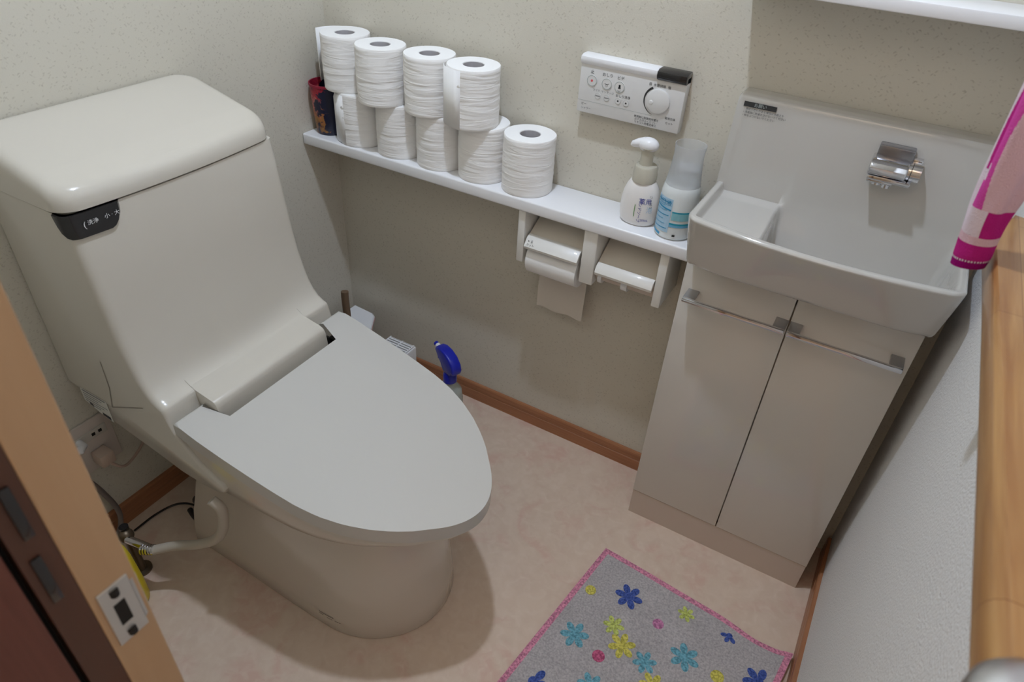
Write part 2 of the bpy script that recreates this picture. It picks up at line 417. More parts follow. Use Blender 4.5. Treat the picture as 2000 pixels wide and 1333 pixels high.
A = lever_grid(0.004); B = lever_grid(-0.004)
VA = [[bm.verts.new(p) for p in r] for r in A]; VB = [[bm.verts.new(p) for p in r] for r in B]
for j in range(5):
    for k in range(20):
        bm.faces.new([VA[j][k], VA[j][k + 1], VA[j + 1][k + 1], VA[j + 1][k]]); bm.faces.new([VB[j][k], VB[j + 1][k], VB[j + 1][k + 1], VB[j][k + 1]])
for k in range(20):
    bm.faces.new([VA[0][k], VB[0][k], VB[0][k + 1], VA[0][k + 1]]); bm.faces.new([VA[5][k], VA[5][k + 1], VB[5][k + 1], VB[5][k]])
for j in range(5):
    bm.faces.new([VA[j][0], VA[j + 1][0], VB[j + 1][0], VB[j][0]]); bm.faces.new([VA[j][20], VB[j][20], VB[j + 1][20], VA[j + 1][20]])
lev = obj('flush_lever', bm, m_black, toilet)
bm = bmesh.new()
m_wprint = mat('white_print', (0.8, 0.8, 0.8), 0.5)
yl = YC - HWT
text_mesh(bm, '(', 0.013, (0.2105, yl + 0.021, 0.789), (0.12, 1, 0), (0, 0, 1))
text_mesh(bm, '洗浄', 0.0085, (0.2115, yl + 0.034, 0.790), (0.08, 1, 0), (0, 0, 1))
text_mesh(bm, '小 · 大', 0.0085, (0.2140, yl + 0.063, 0.791), (0.06, 1, 0), (0, 0, 1))
obj('lever_lettering', bm, m_wprint, lev, smooth=False)
# warning label on the side, low at the rear
bm = bmesh.new(); yy = YC - HWT - 0.0006
quad(bm, [(0.036, yy, 0.405), (0.036, yy, 0.378), (0.075, yy, 0.365), (0.113, yy, 0.358), (0.113, yy, 0.410), (0.038, yy, 0.410)], 0)
for k in range(6):
    z = 0.4045 - k * 0.006; x0 = 0.041 if k < 5 else 0.06
    quad(bm, [(x0, yy - 0.0003, z), (0.108 - 0.012 * (k % 3), yy - 0.0003, z), (0.108 - 0.012 * (k % 3), yy - 0.0003, z + (0.0018 if k else 0.003)), (x0, yy - 0.0003, z + (0.0018 if k else 0.003))], 1)
quad(bm, [(0.085, yy - 0.0003, 0.364), (0.108, yy - 0.0003, 0.361), (0.108, yy - 0.0003, 0.369), (0.085, yy - 0.0003, 0.371)], 2)
quad(bm, [(0.052, yy - 0.0003, 0.375), (0.062, yy - 0.0003, 0.372), (0.062, yy - 0.0003, 0.379), (0.052, yy - 0.0003, 0.381)], 2)
obj('warning_label', bm, [mat('label_film', (0.72, 0.70, 0.64), 0.5), m_ink2, m_ink], toilet, smooth=False)
# panel joints on the cistern side
bm = bmesh.new(); yy = YC - HWT - 0.0004
def stroke(bm, pts, wd, yv, mi=0):
    for (x0, z0), (x1, z1) in zip(pts, pts[1:]):
        d = Vector((x1 - x0, z1 - z0)).normalized(); nx, nz = -d.y * wd, d.x * wd
        quad(bm, [(x0 - nx, yv, z0 - nz), (x1 - nx, yv, z1 - nz), (x1 + nx, yv, z1 + nz), (x0 + nx, yv, z0 + nz)], mi)
stroke(bm, [(0.148, 0.52), (0.145, 0.46), (0.128, 0.405)], 0.0016, yy)
stroke(bm, [(0.128, 0.405), (0.18, 0.430), (0.232, 0.455)], 0.0010, yy)
obj('side_joint', bm, mat('joint_shade', (0.36, 0.32, 0.27), 0.6), toilet, smooth=False)

# seat unit rising in the middle between the lid hinges
bm = bmesh.new()
prism(bm, [(0.24, 0.44), (0.24, 0.49), (0.258, 0.5010), (0.269, 0.4890), (0.280, 0.4820), (0.290, 0.4787), (0.310, 0.4750), (0.3295, 0.4718), (0.3365, 0.4695), (0.3398, 0.4650), (0.3415, 0.4580), (0.3445, 0.4300), (0.3450, 0.36), (0.24, 0.36)][::-1], 'y', YC - 0.136, YC + 0.132, 0.0015, 2)
obj('seat_unit', bm, m_ivory_p, toilet, angle=35)
# outline of lid / seat / bowl
HW = [(0, .203), (.10, .2035), (.22, .2015), (.33, .1985), (.44, .1945), (.53, .190), (.61, .182), (.69, .168), (.76, .150), (.82, .130), (.87, .109), (.915, .085), (.95, .062), (.975, .042), (.992, .022), (1.0, 0)]
def Lz(x): return 0.46 - 0.16 * (x - 0.3)
def hwf(u):
    return interp(HW, u) if u < 0.915 else 0.085 * math.sqrt(max(0.0, (1 - u) / 0.085))
def skew(x): return -0.018 * max(0.0, x - 0.306) / 0.5      # the bowl stands a touch askew to the wall
def dshape(xb, xf, hw, n=40, rear=0.0, pw=None, foot=0.0):
    """closed ring (x, dy): D shape, round front"""
    pts = []
    for k in range(n + 1):
        a = (k / n) ** 1.0
        u = math.sin(a * PI / 2) if pw is None else 1 - (1 - a) ** pw
        u0 = 1 - hw * 1.02 / (xf - xb); fb = (0.965 + 0.035 * min(1, u / u0)) if u < u0 else math.sqrt(max(0, 1 - ((u - u0) / (1 - u0)) ** 2))
        pts.append((xb + (xf - xb) * u, -hw * ((1 - foot) * hwf(u) / 0.203 + foot * fb)))
    far = [(x, -y) for (x, y) in reversed(pts[:-1])]
    return pts + far
def lidoutline(ins=0.0):
    base = dshape(0.306 + ins, 0.8065 - ins, 0.2045 - ins)
    nh = 0.1415 - 0.0 + ins * 0
    # notch on the rear edge
    notch = [(0.306 + ins, nh + ins * 0), (0.371 + ins, nh), (0.371 + ins, -nh), (0.306 + ins, -nh)]
    return base + notch
def slab(name, ol, z0f, z1f, m, parent, bev=0.0, seg=3, ang=40, yc=YC):
    bm = bmesh.new()
    A = [bm.verts.new((x, yc + skew(x) + y, z0f(x))) for x, y in ol]; B = [bm.verts.new((x, yc + skew(x) + y, z1f(x))) for x, y in ol]
    f0 = bm.faces.new(A[::-1]); f1 = bm.faces.new(B); n = len(ol)
    for k in range(n): bm.faces.new([A[k], A[(k + 1) % n], B[(k + 1) % n], B[k]])
    if bev:
        bmesh.ops.bevel(bm, geom=list(f1.edges), offset=bev, segments=seg, profile=0.5, affect='EDGES', clamp_overlap=False)
    return obj(name, bm, m, parent, angle=ang)
yl_ = YC + 0.005
slab('lid', lidoutline(), lambda x: Lz(x) - 0.029, lambda x: Lz(x), m_lid, toilet, 0.008, 4, 35, yl_)
slab('seat', dshape(0.345, 0.794, 0.1945), lambda x: Lz(x) - 0.047, lambda x: Lz(x) - 0.0295, m_ivory_p, toilet, 0.0, 2, 40, yl_)
for s in (-1, 1):
    bm = bmesh.new(); cyl(bm, (0.352, yl_ + s * 0.137, 0.438), (0.352, yl_ + s * 0.1415, 0.438), 0.012); box(bm, 0.33, 0.369, yl_ + s * 0.139 - 0.002, yl_ + s * 0.139 + 0.002, 0.415, 0.440)
    obj('hinge', bm, m_dark, toilet)
# bowl: rim, concave waist, straight skirt down to the floor
bm = bmesh.new(); rings = []
for (z, xb, xf, hw, sl) in ((0.0, .172, .715, .157, 0), (0.004, .170, .717, .159, 0), (0.05, .176, .714, .158, 0), (0.10, .184, .710, .155, 0), (0.15, .20, .706, .153, 0), (0.19, .212, .703, .152, 0), (0.225, .225, .702, .1515, 0), (0.25, .235, .703, .152, 0), (0.27, .245, .708, .1545, 0), (0.288, .25, .719, .159, 0), (0.300, .255, .732, .165, 0), (0.309, .26, .748, .1735, 0), (0.316, .262, .764, .1825, 0), (0.3215, .264, .7765, .190, 0), (0.3265, .265, .7825, .1935, 0), (0.333, .267, .786, .1955, 0.35), (0.345, .267, .786, .1955, 1.0)):
    ol = dshape(xb, xf, hw, 40, foot=0.85 * (1 - sstep(0.18, 0.312, z)))
    rings.append([(x, YC + 0.004 + skew(x) * (0.45 + 0.55 * sstep(0.0, 0.3, z)) - 0.006 * (1 - sstep(0.0, 0.3, z)) + y, (z if sl == 0 else z + (Lz(x) - 0.048 - 0.345) * (1 if sl == 1.0 else 0.35))) for x, y in ol])
loft(bm, rings)
bowl = obj('bowl', bm, m_ivory, toilet, angle=60)
bm = bmesh.new()   # little printed maker's marks low on the bowl side
def bowlside(x, z):
    hw = interp([(0.0, .159), (.05, .158), (.1, .155)], z); xb = interp([(0, .17), (.05, .176), (.1, .184)], z); xf = interp([(0, .713), (.05, .709), (.1, .705)], z)
    u = (x - xb) / (xf - xb); xf = xf + 0.004; hw = hw - 0.0; u0 = 1 - hw * 1.02 / (xf - xb)
    fb = (0.965 + 0.035 * min(1, u / u0)) if u < u0 else math.sqrt(max(0, 1 - ((u - u0) / (1 - u0)) ** 2))
    return YC + 0.004 + skew(x) * (0.45 + 0.55 * sstep(0.0, 0.3, z)) - 0.006 * (1 - sstep(0.0, 0.3, z)) - hw * (0.85 * fb + 0.15 * hwf(min(1, u)) / 0.203) - 0.0012
for (x0, x1, z, h) in ((0.533, 0.568, 0.042, 0.0024), (0.533, 0.543, 0.036, 0.0024), (0.551, 0.588, 0.0345, 0.0014)):
    nseg = 8
    for k in range(nseg):
        if (k % 4 == 3) and h < 0.002: continue
        a = x0 + (x1 - x0) * k / nseg; b_ = x0 + (x1 - x0) * (k + 0.86) / nseg
        quad(bm, [(a, bowlside(a, z), z), (b_, bowlside(b_, z), z), (b_, bowlside(b_, z), z + h), (a, bowlside(a, z), z + h)])
obj('printed_mark', bm, m_ink, bowl, smooth=False)
origin_to(toilet, (0.44, YC, 0.0))

# water hose, shut-off valve
hs = thing('water_hose', 'grey flexible water hose curling from below the toilet cistern to the floor valve', 'hose')
m_hose = mat('hose_rubber', (0.50, 0.44, 0.36), 0.45)
bm = bmesh.new(); tube(bm, spline([(0.376, -0.789, 0.322), (0.392, -0.785, 0.30), (0.383, -0.790, 0.245), (0.345, -0.79, 0.19), (0.30, -0.80, 0.155), (0.25, -0.815, 0.132), (0.212, -0.842, 0.12)], 10), 0.0095, 14)
obj('hose', bm, m_hose, hs)
bm = bmesh.new()
for k in range(5):
    f = k / 5; p = Vector((0.216, -0.839, 0.122)).lerp(Vector((0.192, -0.852, 0.120)), f); q_ = Vector((0.216, -0.839, 0.122)).lerp(Vector((0.192, -0.852, 0.120)), f + 0.12)
    cyl(bm, p, q_, 0.0105, n=14)
cyl(bm, (0.216, -0.839, 0.122), (0.150, -0.850, 0.12), 0.008, n=14)
obj('connector', bm, m_chrome, hs)
origin_to(hs, (0.3, -0.80, 0.1))
vl = thing('shut_off_valve', 'small chrome water valve rising from the floor beside the left wall', 'valve')
bm = bmesh.new(); cyl(bm, (0.135, -0.842, 0.0), (0.135, -0.842, 0.115), 0.009, n=16); cyl(bm, (0.135, -0.842, 0.0), (0.135, -0.842, 0.004), 0.020, n=20); sphere(bm, (0.140, -0.846, 0.12), 0.015)
obj('valve_body', bm, mat('dull_brass', (0.16, 0.12, 0.08), 0.4, metal=0.8), vl)
bm = bmesh.new(); cyl(bm, (0.135, -0.842, 0.130), (0.135, -0.842, 0.140), 0.009, n=12); obj('valve_knob', bm, m_black, vl)
origin_to(vl, (0.135, -0.842, 0))
# coiled dark pipe behind the bowl
bm = bmesh.new()
tube(bm, spline([(0.09, -0.66, 0.01), (0.12, -0.67, 0.04), (0.15, -0.665, 0.06), (0.165, -0.65, 0.10)], 8), 0.012, 12)
tube(bm, spline([(0.10, -0.69, 0.012), (0.14, -0.70, 0.016), (0.16, -0.68, 0.02), (0.13, -0.655, 0.02), (0.10, -0.67, 0.02)], 8), 0.006, 10)
tag(obj('drain_pipe', bm, mat('black_rubber', (0.03, 0.025, 0.022), 0.5)), 'dark coiled pipe on the floor under the rear of the toilet', 'pipe')
# yellow bottle behind the door frame
yb = thing('cleaner_bottle', 'yellow cleaner bottle half hidden behind the door frame', 'bottle')
m_yel = mat('yellow_plastic', (0.85, 0.66, 0.015), 0.35); m_org = mat('orange_plastic', (0.95, 0.25, 0.04), 0.4)
bm = bmesh.new(); lathe(bm, [(0, 0), (0.032, 0), (0.035, 0.006), (0.035, 0.05), (0.033, 0.09), (0.031, 0.125), (0.027, 0.15), (0.018, 0.166), (0.0, 0.173)], (0.180, -0.900, 0), 36)
obj('bottle_body', bm, m_yel, yb)
bm = bmesh.new(); tube(bm, [(0.190, -0.908, 0.02), (0.225, -0.914, 0.016), (0.241, -0.910, 0.014)], [0.009, 0.008, 0.006], 12); sphere(bm, (0.246, -0.908, 0.0135), 0.0078, 14)
obj('nozzle', bm, m_org, yb)
origin_to(yb, (0.187, -0.917, 0))

# wall socket, plug, cords
so = thing('wall_socket', 'beige double wall socket low on the left wall beside the toilet', 'socket')
m_sock = mat('socket_plastic', (0.66, 0.58, 0.52), 0.4)
obj('cover_plate', nb(0.0, 0.007, -0.835, -0.735, 0.185, 0.305, 0.003), m_sock, so)
bm = bmesh.new(); box(bm, 0.006, 0.010, -0.822, -0.748, 0.262, 0.282, 0.001); ob_ = obj('outlet_insert', bm, mat('outlet_cream', (0.60, 0.56, 0.50), 0.4), so)
bm = bmesh.new()
for y in (-0.776, -0.762):
    box(bm, 0.0098, 0.0104, y - 0.0035, y + 0.0035, 0.269, 0.276)
obj('outlet_slots', bm, m_dark, ob_, smooth=False)
origin_to(so, (0.0, -0.785, 0.245))
pl_ = thing('power_plug', 'beige power plug and cord in the wall socket beside the toilet', 'plug')
bm = bmesh.new(); box(bm, 0.007, 0.040, -0.795, -0.765, 0.205, 0.235, 0.004); obj('plug_body', bm, mat('plug_plastic', (0.60, 0.46, 0.37), 0.4), pl_)
bm = bmesh.new(); tube(bm, spline([(0.036, -0.78, 0.212), (0.045, -0.765, 0.19), (0.035, -0.74, 0.178), (0.02, -0.70, 0.185), (0.012, -0.66, 0.22), (0.012, -0.64, 0.28)], 8), 0.003, 8)
obj('cord', bm, mat('cord_beige', (0.50, 0.36, 0.29), 0.5), pl_)
origin_to(pl_, (0.02, -0.78, 0.22))
bm = bmesh.new(); tube(bm, [(0.011, -0.842, 0.277), (0.022, -0.845, 0.275), (0.030, -0.815, 0.272), (0.024, -0.807, 0.272), (0.010, -0.807, 0.272)], 0.008, 12)
tag(obj('white_plug', bm, m_white), 'white angled plug pushed into the upper outlet beside the door frame', 'plug')
bm = bmesh.new(); tube(bm, spline([(0.014, -0.87, 0.235), (0.02, -0.834, 0.21), (0.025, -0.808, 0.133), (0.028, -0.798, 0.06), (0.03, -0.822, 0.012), (0.03, -0.87, 0.007)], 10), 0.0055, 10)
tag(obj('grey_cable', bm, mat('grey_rubber', (0.20, 0.165, 0.15), 0.5)), 'thick grey cable hanging down the left wall beside the door frame', 'cable')
bm = bmesh.new(); tube(bm, spline([(0.04, -0.79, 0.003), (0.040, -0.74, 0.003), (0.050, -0.70, 0.003), (0.07, -0.68, 0.004), (0.10, -0.67, 0.004)], 10), 0.0024, 8)
tag(obj('thin_cable', bm, m_black), 'thin black cable lying on the floor along the left baseboard', 'cable')

# ================================================================== wall shelf and paper holder
HS = 0.692
sh = nb(0.001, 0.9425, -0.1115, -0.001, HS - 0.026, HS, 0.004, 3)
tag(obj('wall_shelf', sh, m_white), 'long narrow white shelf along the back wall under the paper rolls', 'shelf')
ph = thing('paper_holder', 'double cream toilet paper holder fixed under the white wall shelf', 'paper holder')
for (x0, x1) in ((0.578, 0.595), (0.7265, 0.757), (0.885, 0.903)):
    obj('bracket', nb(x0, x1, -0.104, 0.0, 0.545, HS - 0.0262, 0.003), m_holder2, ph)
def cover(x0, x1, zb, zf, yf, name='cover'):
    bm = bmesh.new()
    prism(bm, [(-0.012, zb), (-0.012, zb - 0.006), (yf + 0.006, zf - 0.006), (yf + 0.006, zf)], 'x', x0, x1, 0.001)
    c = obj(name, bm, m_holder, ph)
    return c
c1 = cover(0.599, 0.7225, 0.650, 0.6075, -0.098)
bm = bmesh.new(); prism(bm, [(-0.090, 0.6115), (-0.090, 0.605), (-0.112, 0.586), (-0.114, 0.592), (-0.100, 0.6085)], 'x', 0.600, 0.7225, 0.001); obj('lip', bm, m_holder2, c1)
bm = bmesh.new(); uu = Vector((0, 0.014, 0.0155)).normalized()
text_mesh(bm, '▸ ii', 0.010, (0.612, -0.1068, 0.6025), (1, 0, 0), uu); text_mesh(bm, 'カット', 0.006, (0.614, -0.1118, 0.5962), (1, 0, 0), uu)
obj('lettering', bm, m_ink, c1, smooth=False)
c2 = cover(0.760, 0.8825, 0.648, 0.5935, -0.104)
bm = bmesh.new(); prism(bm, [(-0.094, 0.5995), (-0.094, 0.590), (-0.108, 0.577), (-0.110, 0.583), (-0.104, 0.5945)], 'x', 0.761, 0.8825, 0.001); obj('lip', bm, m_holder2, c2)
bm = bmesh.new(); cyl(bm, (0.759, -0.075, 0.568), (0.884, -0.075, 0.568), 0.017, n=24)
sp_ = obj('spindle', bm, mat('spindle_plastic', (0.66, 0.56, 0.48), 0.3), ph)
bm = bmesh.new(); cyl(bm, (0.764, -0.079, 0.563), (0.772, -0.079, 0.563), 0.0165, n=20); obj('spindle_ring', bm, m_white, sp_)
bm = bmesh.new(); cyl(bm, (0.815, -0.079, 0.563), (0.828, -0.079, 0.563), 0.0165, n=20); obj('spindle_ring', bm, m_white, sp_)
origin_to(ph, (0.74, 0, HS - 0.026))
pr = thing('paper_roll_in_holder', 'partly used paper roll hanging in the left half of the paper holder', 'toilet paper roll')
bm = bmesh.new(); cyl(bm, (0.603, -0.070, 0.553), (0.719, -0.070, 0.553), 0.038, n=48); obj('roll', bm, m_paper_t, pr)
bm = bmesh.new(); rows = []
for k in range(13):
    z = 0.548 - 0.147 * k / 12
    rows.append([(0.604 + 0.115 * j / 14, -0.0315 + 0.0012 * math.sin(j * 0.9 + k * 0.5) - 0.002 * (k / 12), z + (0.002 * math.sin(j * 0.8) if k == 12 else 0)) for j in range(15)])
VA = [[bm.verts.new(p) for p in r] for r in rows]; VB = [[bm.verts.new((p[0], p[1] + 0.0006, p[2])) for p in r] for r in rows]
for k in range(12):
    for j in range(14):
        bm.faces.new([VA[k][j], VA[k][j + 1], VA[k + 1][j + 1], VA[k + 1][j]]); bm.faces.new([VB[k][j], VB[k + 1][j], VB[k + 1][j + 1], VB[k][j + 1]])
obj('hanging_sheet', bm, m_sheet, pr)
origin_to(pr, (0.66, -0.07, 0.553))

# ------------------------------------------------------------------ toilet rolls on the shelf
RR, RH = 0.0525, 0.114
def roll_meshes(seed):
    rnd = random.Random(seed); bm = bmesh.new(); n = 64; zs = [0, 0.0015] + [0.0015 + (RH - 0.003) * k / 22 for k in range(1, 22)] + [RH - 0.0015, RH]
    ph1, ph2 = rnd.random() * 6, rnd.random() * 6; lines = [rnd.uniform(0.015, 0.10) for _ in range(3)]
    rings = []
    for i, z in enumerate(zs):
        r = RR - (0.0012 if i in (0, len(zs) - 1) else 0)
        ring = []
        for k in range(n):
            a = 2 * PI * k / n
            d = sum(0.0007 * math.exp(-((z - l - 0.004 * math.sin(a * 1.5 + ph1)) / 0.003) ** 2) for l in lines)
            d += 0.0003 * math.sin(a * 5 + ph2 + z * 60)
            ring.append(((r + d) * math.cos(a), (r + d) * math.sin(a), z))
        rings.append(ring)
    def circ(r, z): return [(r * math.cos(2 * PI * k / n), r * math.sin(2 * PI * k / n), z) for k in range(n)]
    inner = [circ(0.0215, RH - 0.0004), circ(0.0209, RH - 0.0015), circ(0.0209, 0.0)]
    vr = [[bm.verts.new(p) for p in r] for r in rings + inner]
    for i, (A, B) in enumerate(zip(vr, vr[1:] + vr[:1])):
        for k in range(n):
            f = bm.faces.new([A[k], A[(k + 1) % n], B[(k + 1) % n], B[k]])
            f.material_index = 0 if i < len(rings) - 1 else 1
    return bm
def core_mesh():
    bm = bmesh.new(); n = 32; prof_ = [(0.0208, 0.001), (0.0208, RH - 0.0015), (0.0198, RH - 0.0015), (0.0198, 0.001), (0.0208, 0.001)]
    lathe(bm, prof_, (0, 0, 0), n); return bm
spots = [  # x, y, z-level, label, group
    (0.138, -0.056, 0, 'lower paper roll directly right of the flowered cup'),
    (0.246, -0.056, 0, 'lower paper roll, second from the flowered cup'),
    (0.353, -0.055, 0, 'lower paper roll, middle one of the bottom row on the shelf'),
    (0.460, -0.055, 0, 'lower paper roll beside the uncovered roll at the right end'),
    (0.567, -0.056, 0, 'white paper roll at the right end of the row with nothing on top'),
    (0.109, -0.058, 1, 'upper paper roll perched over the flowered cup with a loose sheet'),
    (0.223, -0.082, 1, 'upper paper roll, second from the flowered cup, sticking out past the shelf edge'),
    (0.337, -0.070, 1, 'upper paper roll, third from the left wall in the top row'),
    (0.446, -0.078, 1, 'upper paper roll at the right end of the top row with a loose flap'),
]
proto = None
for i, (x, y, lv, lab) in enumerate(spots):
    if proto is None:
        proto = thing('toilet_paper_roll', lab, 'toilet paper roll', 'spare toilet paper rolls stacked on the shelf')
        obj('paper', roll_meshes(1), [m_paper, m_paper_t], proto)
        obj('cardboard_core', core_mesh(), m_core, proto)
        r = proto
    else:
        r = proto.copy(); C.objects.link(r); tag(r, lab)
        for ch in list(proto.children):
            c_ = ch.copy(); C.objects.link(c_); c_.parent = r
    r.location = (x, y, HS + lv * RH + 0.0002); r.rotation_euler = (0, 0, 1.3 * i)
    if i == 5:  # loose sheet
        bm = bmesh.new(); a0 = -1.3 * i
        def lf(wx, wy): return (wx * math.cos(a0) - wy * math.sin(a0), wx * math.sin(a0) + wy * math.cos(a0))
        path = [(-0.030, 0.0435), (-0.052, 0.030), (-0.066, 0.010), (-0.070, -0.012), (-0.066, -0.016)]
        sp2 = [Vector((p[0], p[1], 0)) for p in path]; sp2 = spline(sp2, 5)
        A = [bm.verts.new((*lf(p.x, p.y), 0.004)) for p in sp2]; B = [bm.verts.new((*lf(p.x, p.y), RH - 0.001)) for p in sp2]
        for a, b_, c_, d_ in zip(A, A[1:], B[1:], B): bm.faces.new([a, b_, c_, d_])
        so_ = obj('loose_sheet', bm, m_paper_t, r); md = so_.modifiers.new('s', 'SOLIDIFY'); md.thickness = 0.0008
    if i == 8:
        bm = bmesh.new(); a0 = -1.3 * i
        path = [(RR * math.cos(a) * k2, RR * math.sin(a) * k2) for a, k2 in ((-1.5, 1.012), (-1.8, 1.03), (-2.1, 1.06), (-2.35, 1.09), (-2.55, 1.11), (-2.7, 1.10))]
        A = [bm.verts.new((*lf(*p), 0.002)) for p in path]; B = [bm.verts.new((*lf(p[0] * (0.99 + 0.0 * 1), p[1]), RH - 0.002)) for p in path]
        for a, b_, c_, d_ in zip(A, A[1:], B[1:], B): bm.faces.new([a, b_, c_, d_])
        so_ = obj('loose_flap', bm, m_paper_t, r); md = so_.modifiers.new('s', 'SOLIDIFY'); md.thickness = 0.0008
    if i == 0:
        bm = bmesh.new(); a0 = 0.0
        path = [(RR * math.cos(a) * k2, RR * math.sin(a) * k2) for a, k2 in ((-1.7, 1.012), (-2.0, 1.03), (-2.25, 1.08), (-2.45, 1.13), (-2.6, 1.15))]
        def lf(wx, wy): return (wx * math.cos(a0) - wy * math.sin(a0), wx * math.sin(a0) + wy * math.cos(a0))
        A = [bm.verts.new((*lf(*p), 0.001 + 0.002 * (k % 2))) for k, p in enumerate(path)]; B = [bm.verts.new((*lf(*p), RH - 0.004 - 0.012 * max(0, k - 2))) for k, p in enumerate(path)]
        for a, b_, c_, d_ in zip(A, A[1:], B[1:], B): bm.faces.new([a, b_, c_, d_])
        first_flap = bm
so_ = obj('loose_flap', first_flap, m_paper_t, proto); md = so_.modifiers.new('s', 'SOLIDIFY'); md.thickness = 0.0008

# flowered cup
m_cup = mat('flower_print', (0.02, 0.02, 0.05), 0.4); t, N, L, b = nt(m_cup)
tc = node(t, 'ShaderNodeTexCoord').outputs['Object']
sxy = node(t, 'ShaderNodeSeparateXYZ'); L.new(tc, sxy.inputs[0])
def mth(op, a, b_):
    n_ = t.nodes.new('ShaderNodeMath'); n_.operation = op
    for i_, v_ in enumerate((a, b_)):
        if isinstance(v_, (int, float)): n_.inputs[i_].default_value = v_
        else: L.new(v_, n_.inputs[i_])
    return n_.outputs[0]
across = mth('MULTIPLY', mth('ADD', mth('MULTIPLY', sxy.outputs[0], 0.86), mth('MULTIPLY', sxy.outputs[1], 0.5)), 25.0)   # flowers grow on one side of the cup
v1 = node(t, 'ShaderNodeTexNoise', Scale=42.0, Detail=3.0, Distortion=0.8); L.new(tc, v1.inputs['Vector'])
v2 = node(t, 'ShaderNodeTexNoise', Scale=70.0, Detail=2.0, Distortion=1.5); L.new(tc, v2.inputs['Vector'])
fac = mth('SUBTRACT', mth('MULTIPLY', v1.outputs[0], 1.5), mth('MULTIPLY', across, 0.42))
hgt = mth('ADD', mth('MULTIPLY', sxy.outputs[2], 8.5), mth('MULTIPLY', mth('SUBTRACT', v2.outputs[0], 0.5), 0.9))
pet = ramp(t, hgt, [(0.0, (0.10, 0.02, 0.03)), (0.18, (0.34, 0.16, 0.03)), (0.38, (0.40, 0.14, 0.05)), (0.55, (0.55, 0.20, 0.17)), (0.72, (0.42, 0.03, 0.04)), (0.92, (0.26, 0.01, 0.03))])
msk = ramp(t, fac, [(0.86, (0, 0, 0)), (0.93, (1, 1, 1))])
L.new(mixc(t, msk.outputs[0], (0.010, 0.012, 0.035), pet.outputs[0]), b.inputs['Base Color'])
bm = bmesh.new()
n = 40; hts = []
for k in range(n): hts.append(0.113 + (0.0007 * math.sin(k * 1.3)))
prof_ = [(0.0, 0.0), (0.031, 0.0), (0.033, 0.004), (0.0365, 0.05), (0.0385, 0.095), (0.0395, 0.1125), (0.0385, 0.1125), (0.0375, 0.095), (0.0355, 0.05), (0.032, 0.006), (0, 0.006)]
lathe(bm, prof_, (0, 0, 0), n)
cup = tag(obj('flowered_cup', bm, m_cup), 'dark cup with red flower print at the left end of the shelf', 'cup'); cup.location = (0.045, -0.060, HS + 0.0002)
bm = bmesh.new(); lathe(bm, [(0.0383, 0.1075), (0.0405, 0.1075), (0.0408, 0.1132), (0.0383, 0.1132), (0.0383, 0.1075)], (0, 0, 0), 40)
obj('red_rim', bm, mat('cup_rim_red', (0.30, 0.015, 0.04), 0.4), cup)

# ------------------------------------------------------------------ soap dispenser
sd = thing('soap_dispenser', 'white foam soap pump bottle with blue lettering on the shelf beside the blue bottle', 'soap dispenser')
sx0, sy0 = 0.813, -0.058
m_sw = mat('white_bottle', (0.83, 0.80, 0.77), 0.3, coat=0.2)
bm = bmesh.new(); lathe(bm, [(0, 0.0), (0.029, 0.0), (0.0335, 0.003), (0.036, 0.012), (0.0375, 0.028), (0.037, 0.045), (0.0345, 0.060), (0.030, 0.073), (0.0255, 0.081), (0.0225, 0.085), (0, 0.085)], (sx0, sy0, HS), 44, 1.0, 0.78)
body = obj('bottle_body', bm, m_sw, sd)
m_trc = mat('cream_translucent', (0.74, 0.70, 0.58), 0.3, trans=0.35)
bm = bmesh.new(); lathe(bm, [(0.0, 0.083), (0.0225, 0.083), (0.0228, 0.096), (0.022, 0.098), (0.0215, 0.110), (0.019, 0.113), (0.012, 0.114), (0.0, 0.114)], (sx0, sy0, HS), 32)
obj('collar', bm, m_trc, sd)
bm = bmesh.new(); lathe(bm, [(0.0, 0.11), (0.0125, 0.11), (0.0115, 0.125), (0.012, 0.142), (0.016, 0.146), (0, 0.146)], (sx0 - 0.002, sy0, HS), 28)
obj('pump_neck', bm, m_trc, sd)
bm = bmesh.new(); c_ = Vector((sx0 - 0.003, sy0, HS + 0.150))
sphere(bm, c_, 0.0185, 24, 1.05, 0.8, 0.72)
tube(bm, [c_ + Vector((-0.006, 0, 0.002)), c_ + Vector((-0.018, -0.001, 0.0)), c_ + Vector((-0.0285, -0.002, -0.004)), c_ + Vector((-0.031, -0.002, -0.007))], [0.011, 0.0085, 0.006, 0.003], 16)
obj('pump_head', bm, m_white, sd)
def label_plane(bm_fn, name, parent, mats): obj(name, bm_fn, mats, parent, smooth=False)
def oncyl(cx, cy, r, ang, z, sy=1.0, o=0.0006): return (cx + (r + o) * math.cos(ang), cy + (r * sy + o) * math.sin(ang), z)
m_blue = mat('blue_print', (0.03, 0.05, 0.32), 0.5); m_green = mat('green_print', (0.12, 0.32, 0.08), 0.5); m_cyan = mat('cyan_print', (0.02, 0.30, 0.55), 0.4); m_cyl = mat('pale_cyan_print', (0.20, 0.50, 0.66), 0.4); m_paleb = mat('pale_blue_print', (0.42, 0.62, 0.78), 0.4)
def soapr(z): return interp([(0, 0.029), (0.003, 0.0335), (0.012, 0.036), (0.028, 0.0375), (0.045, 0.037), (0.06, 0.0345), (0.073, 0.030)], z)
bm = bmesh.new()
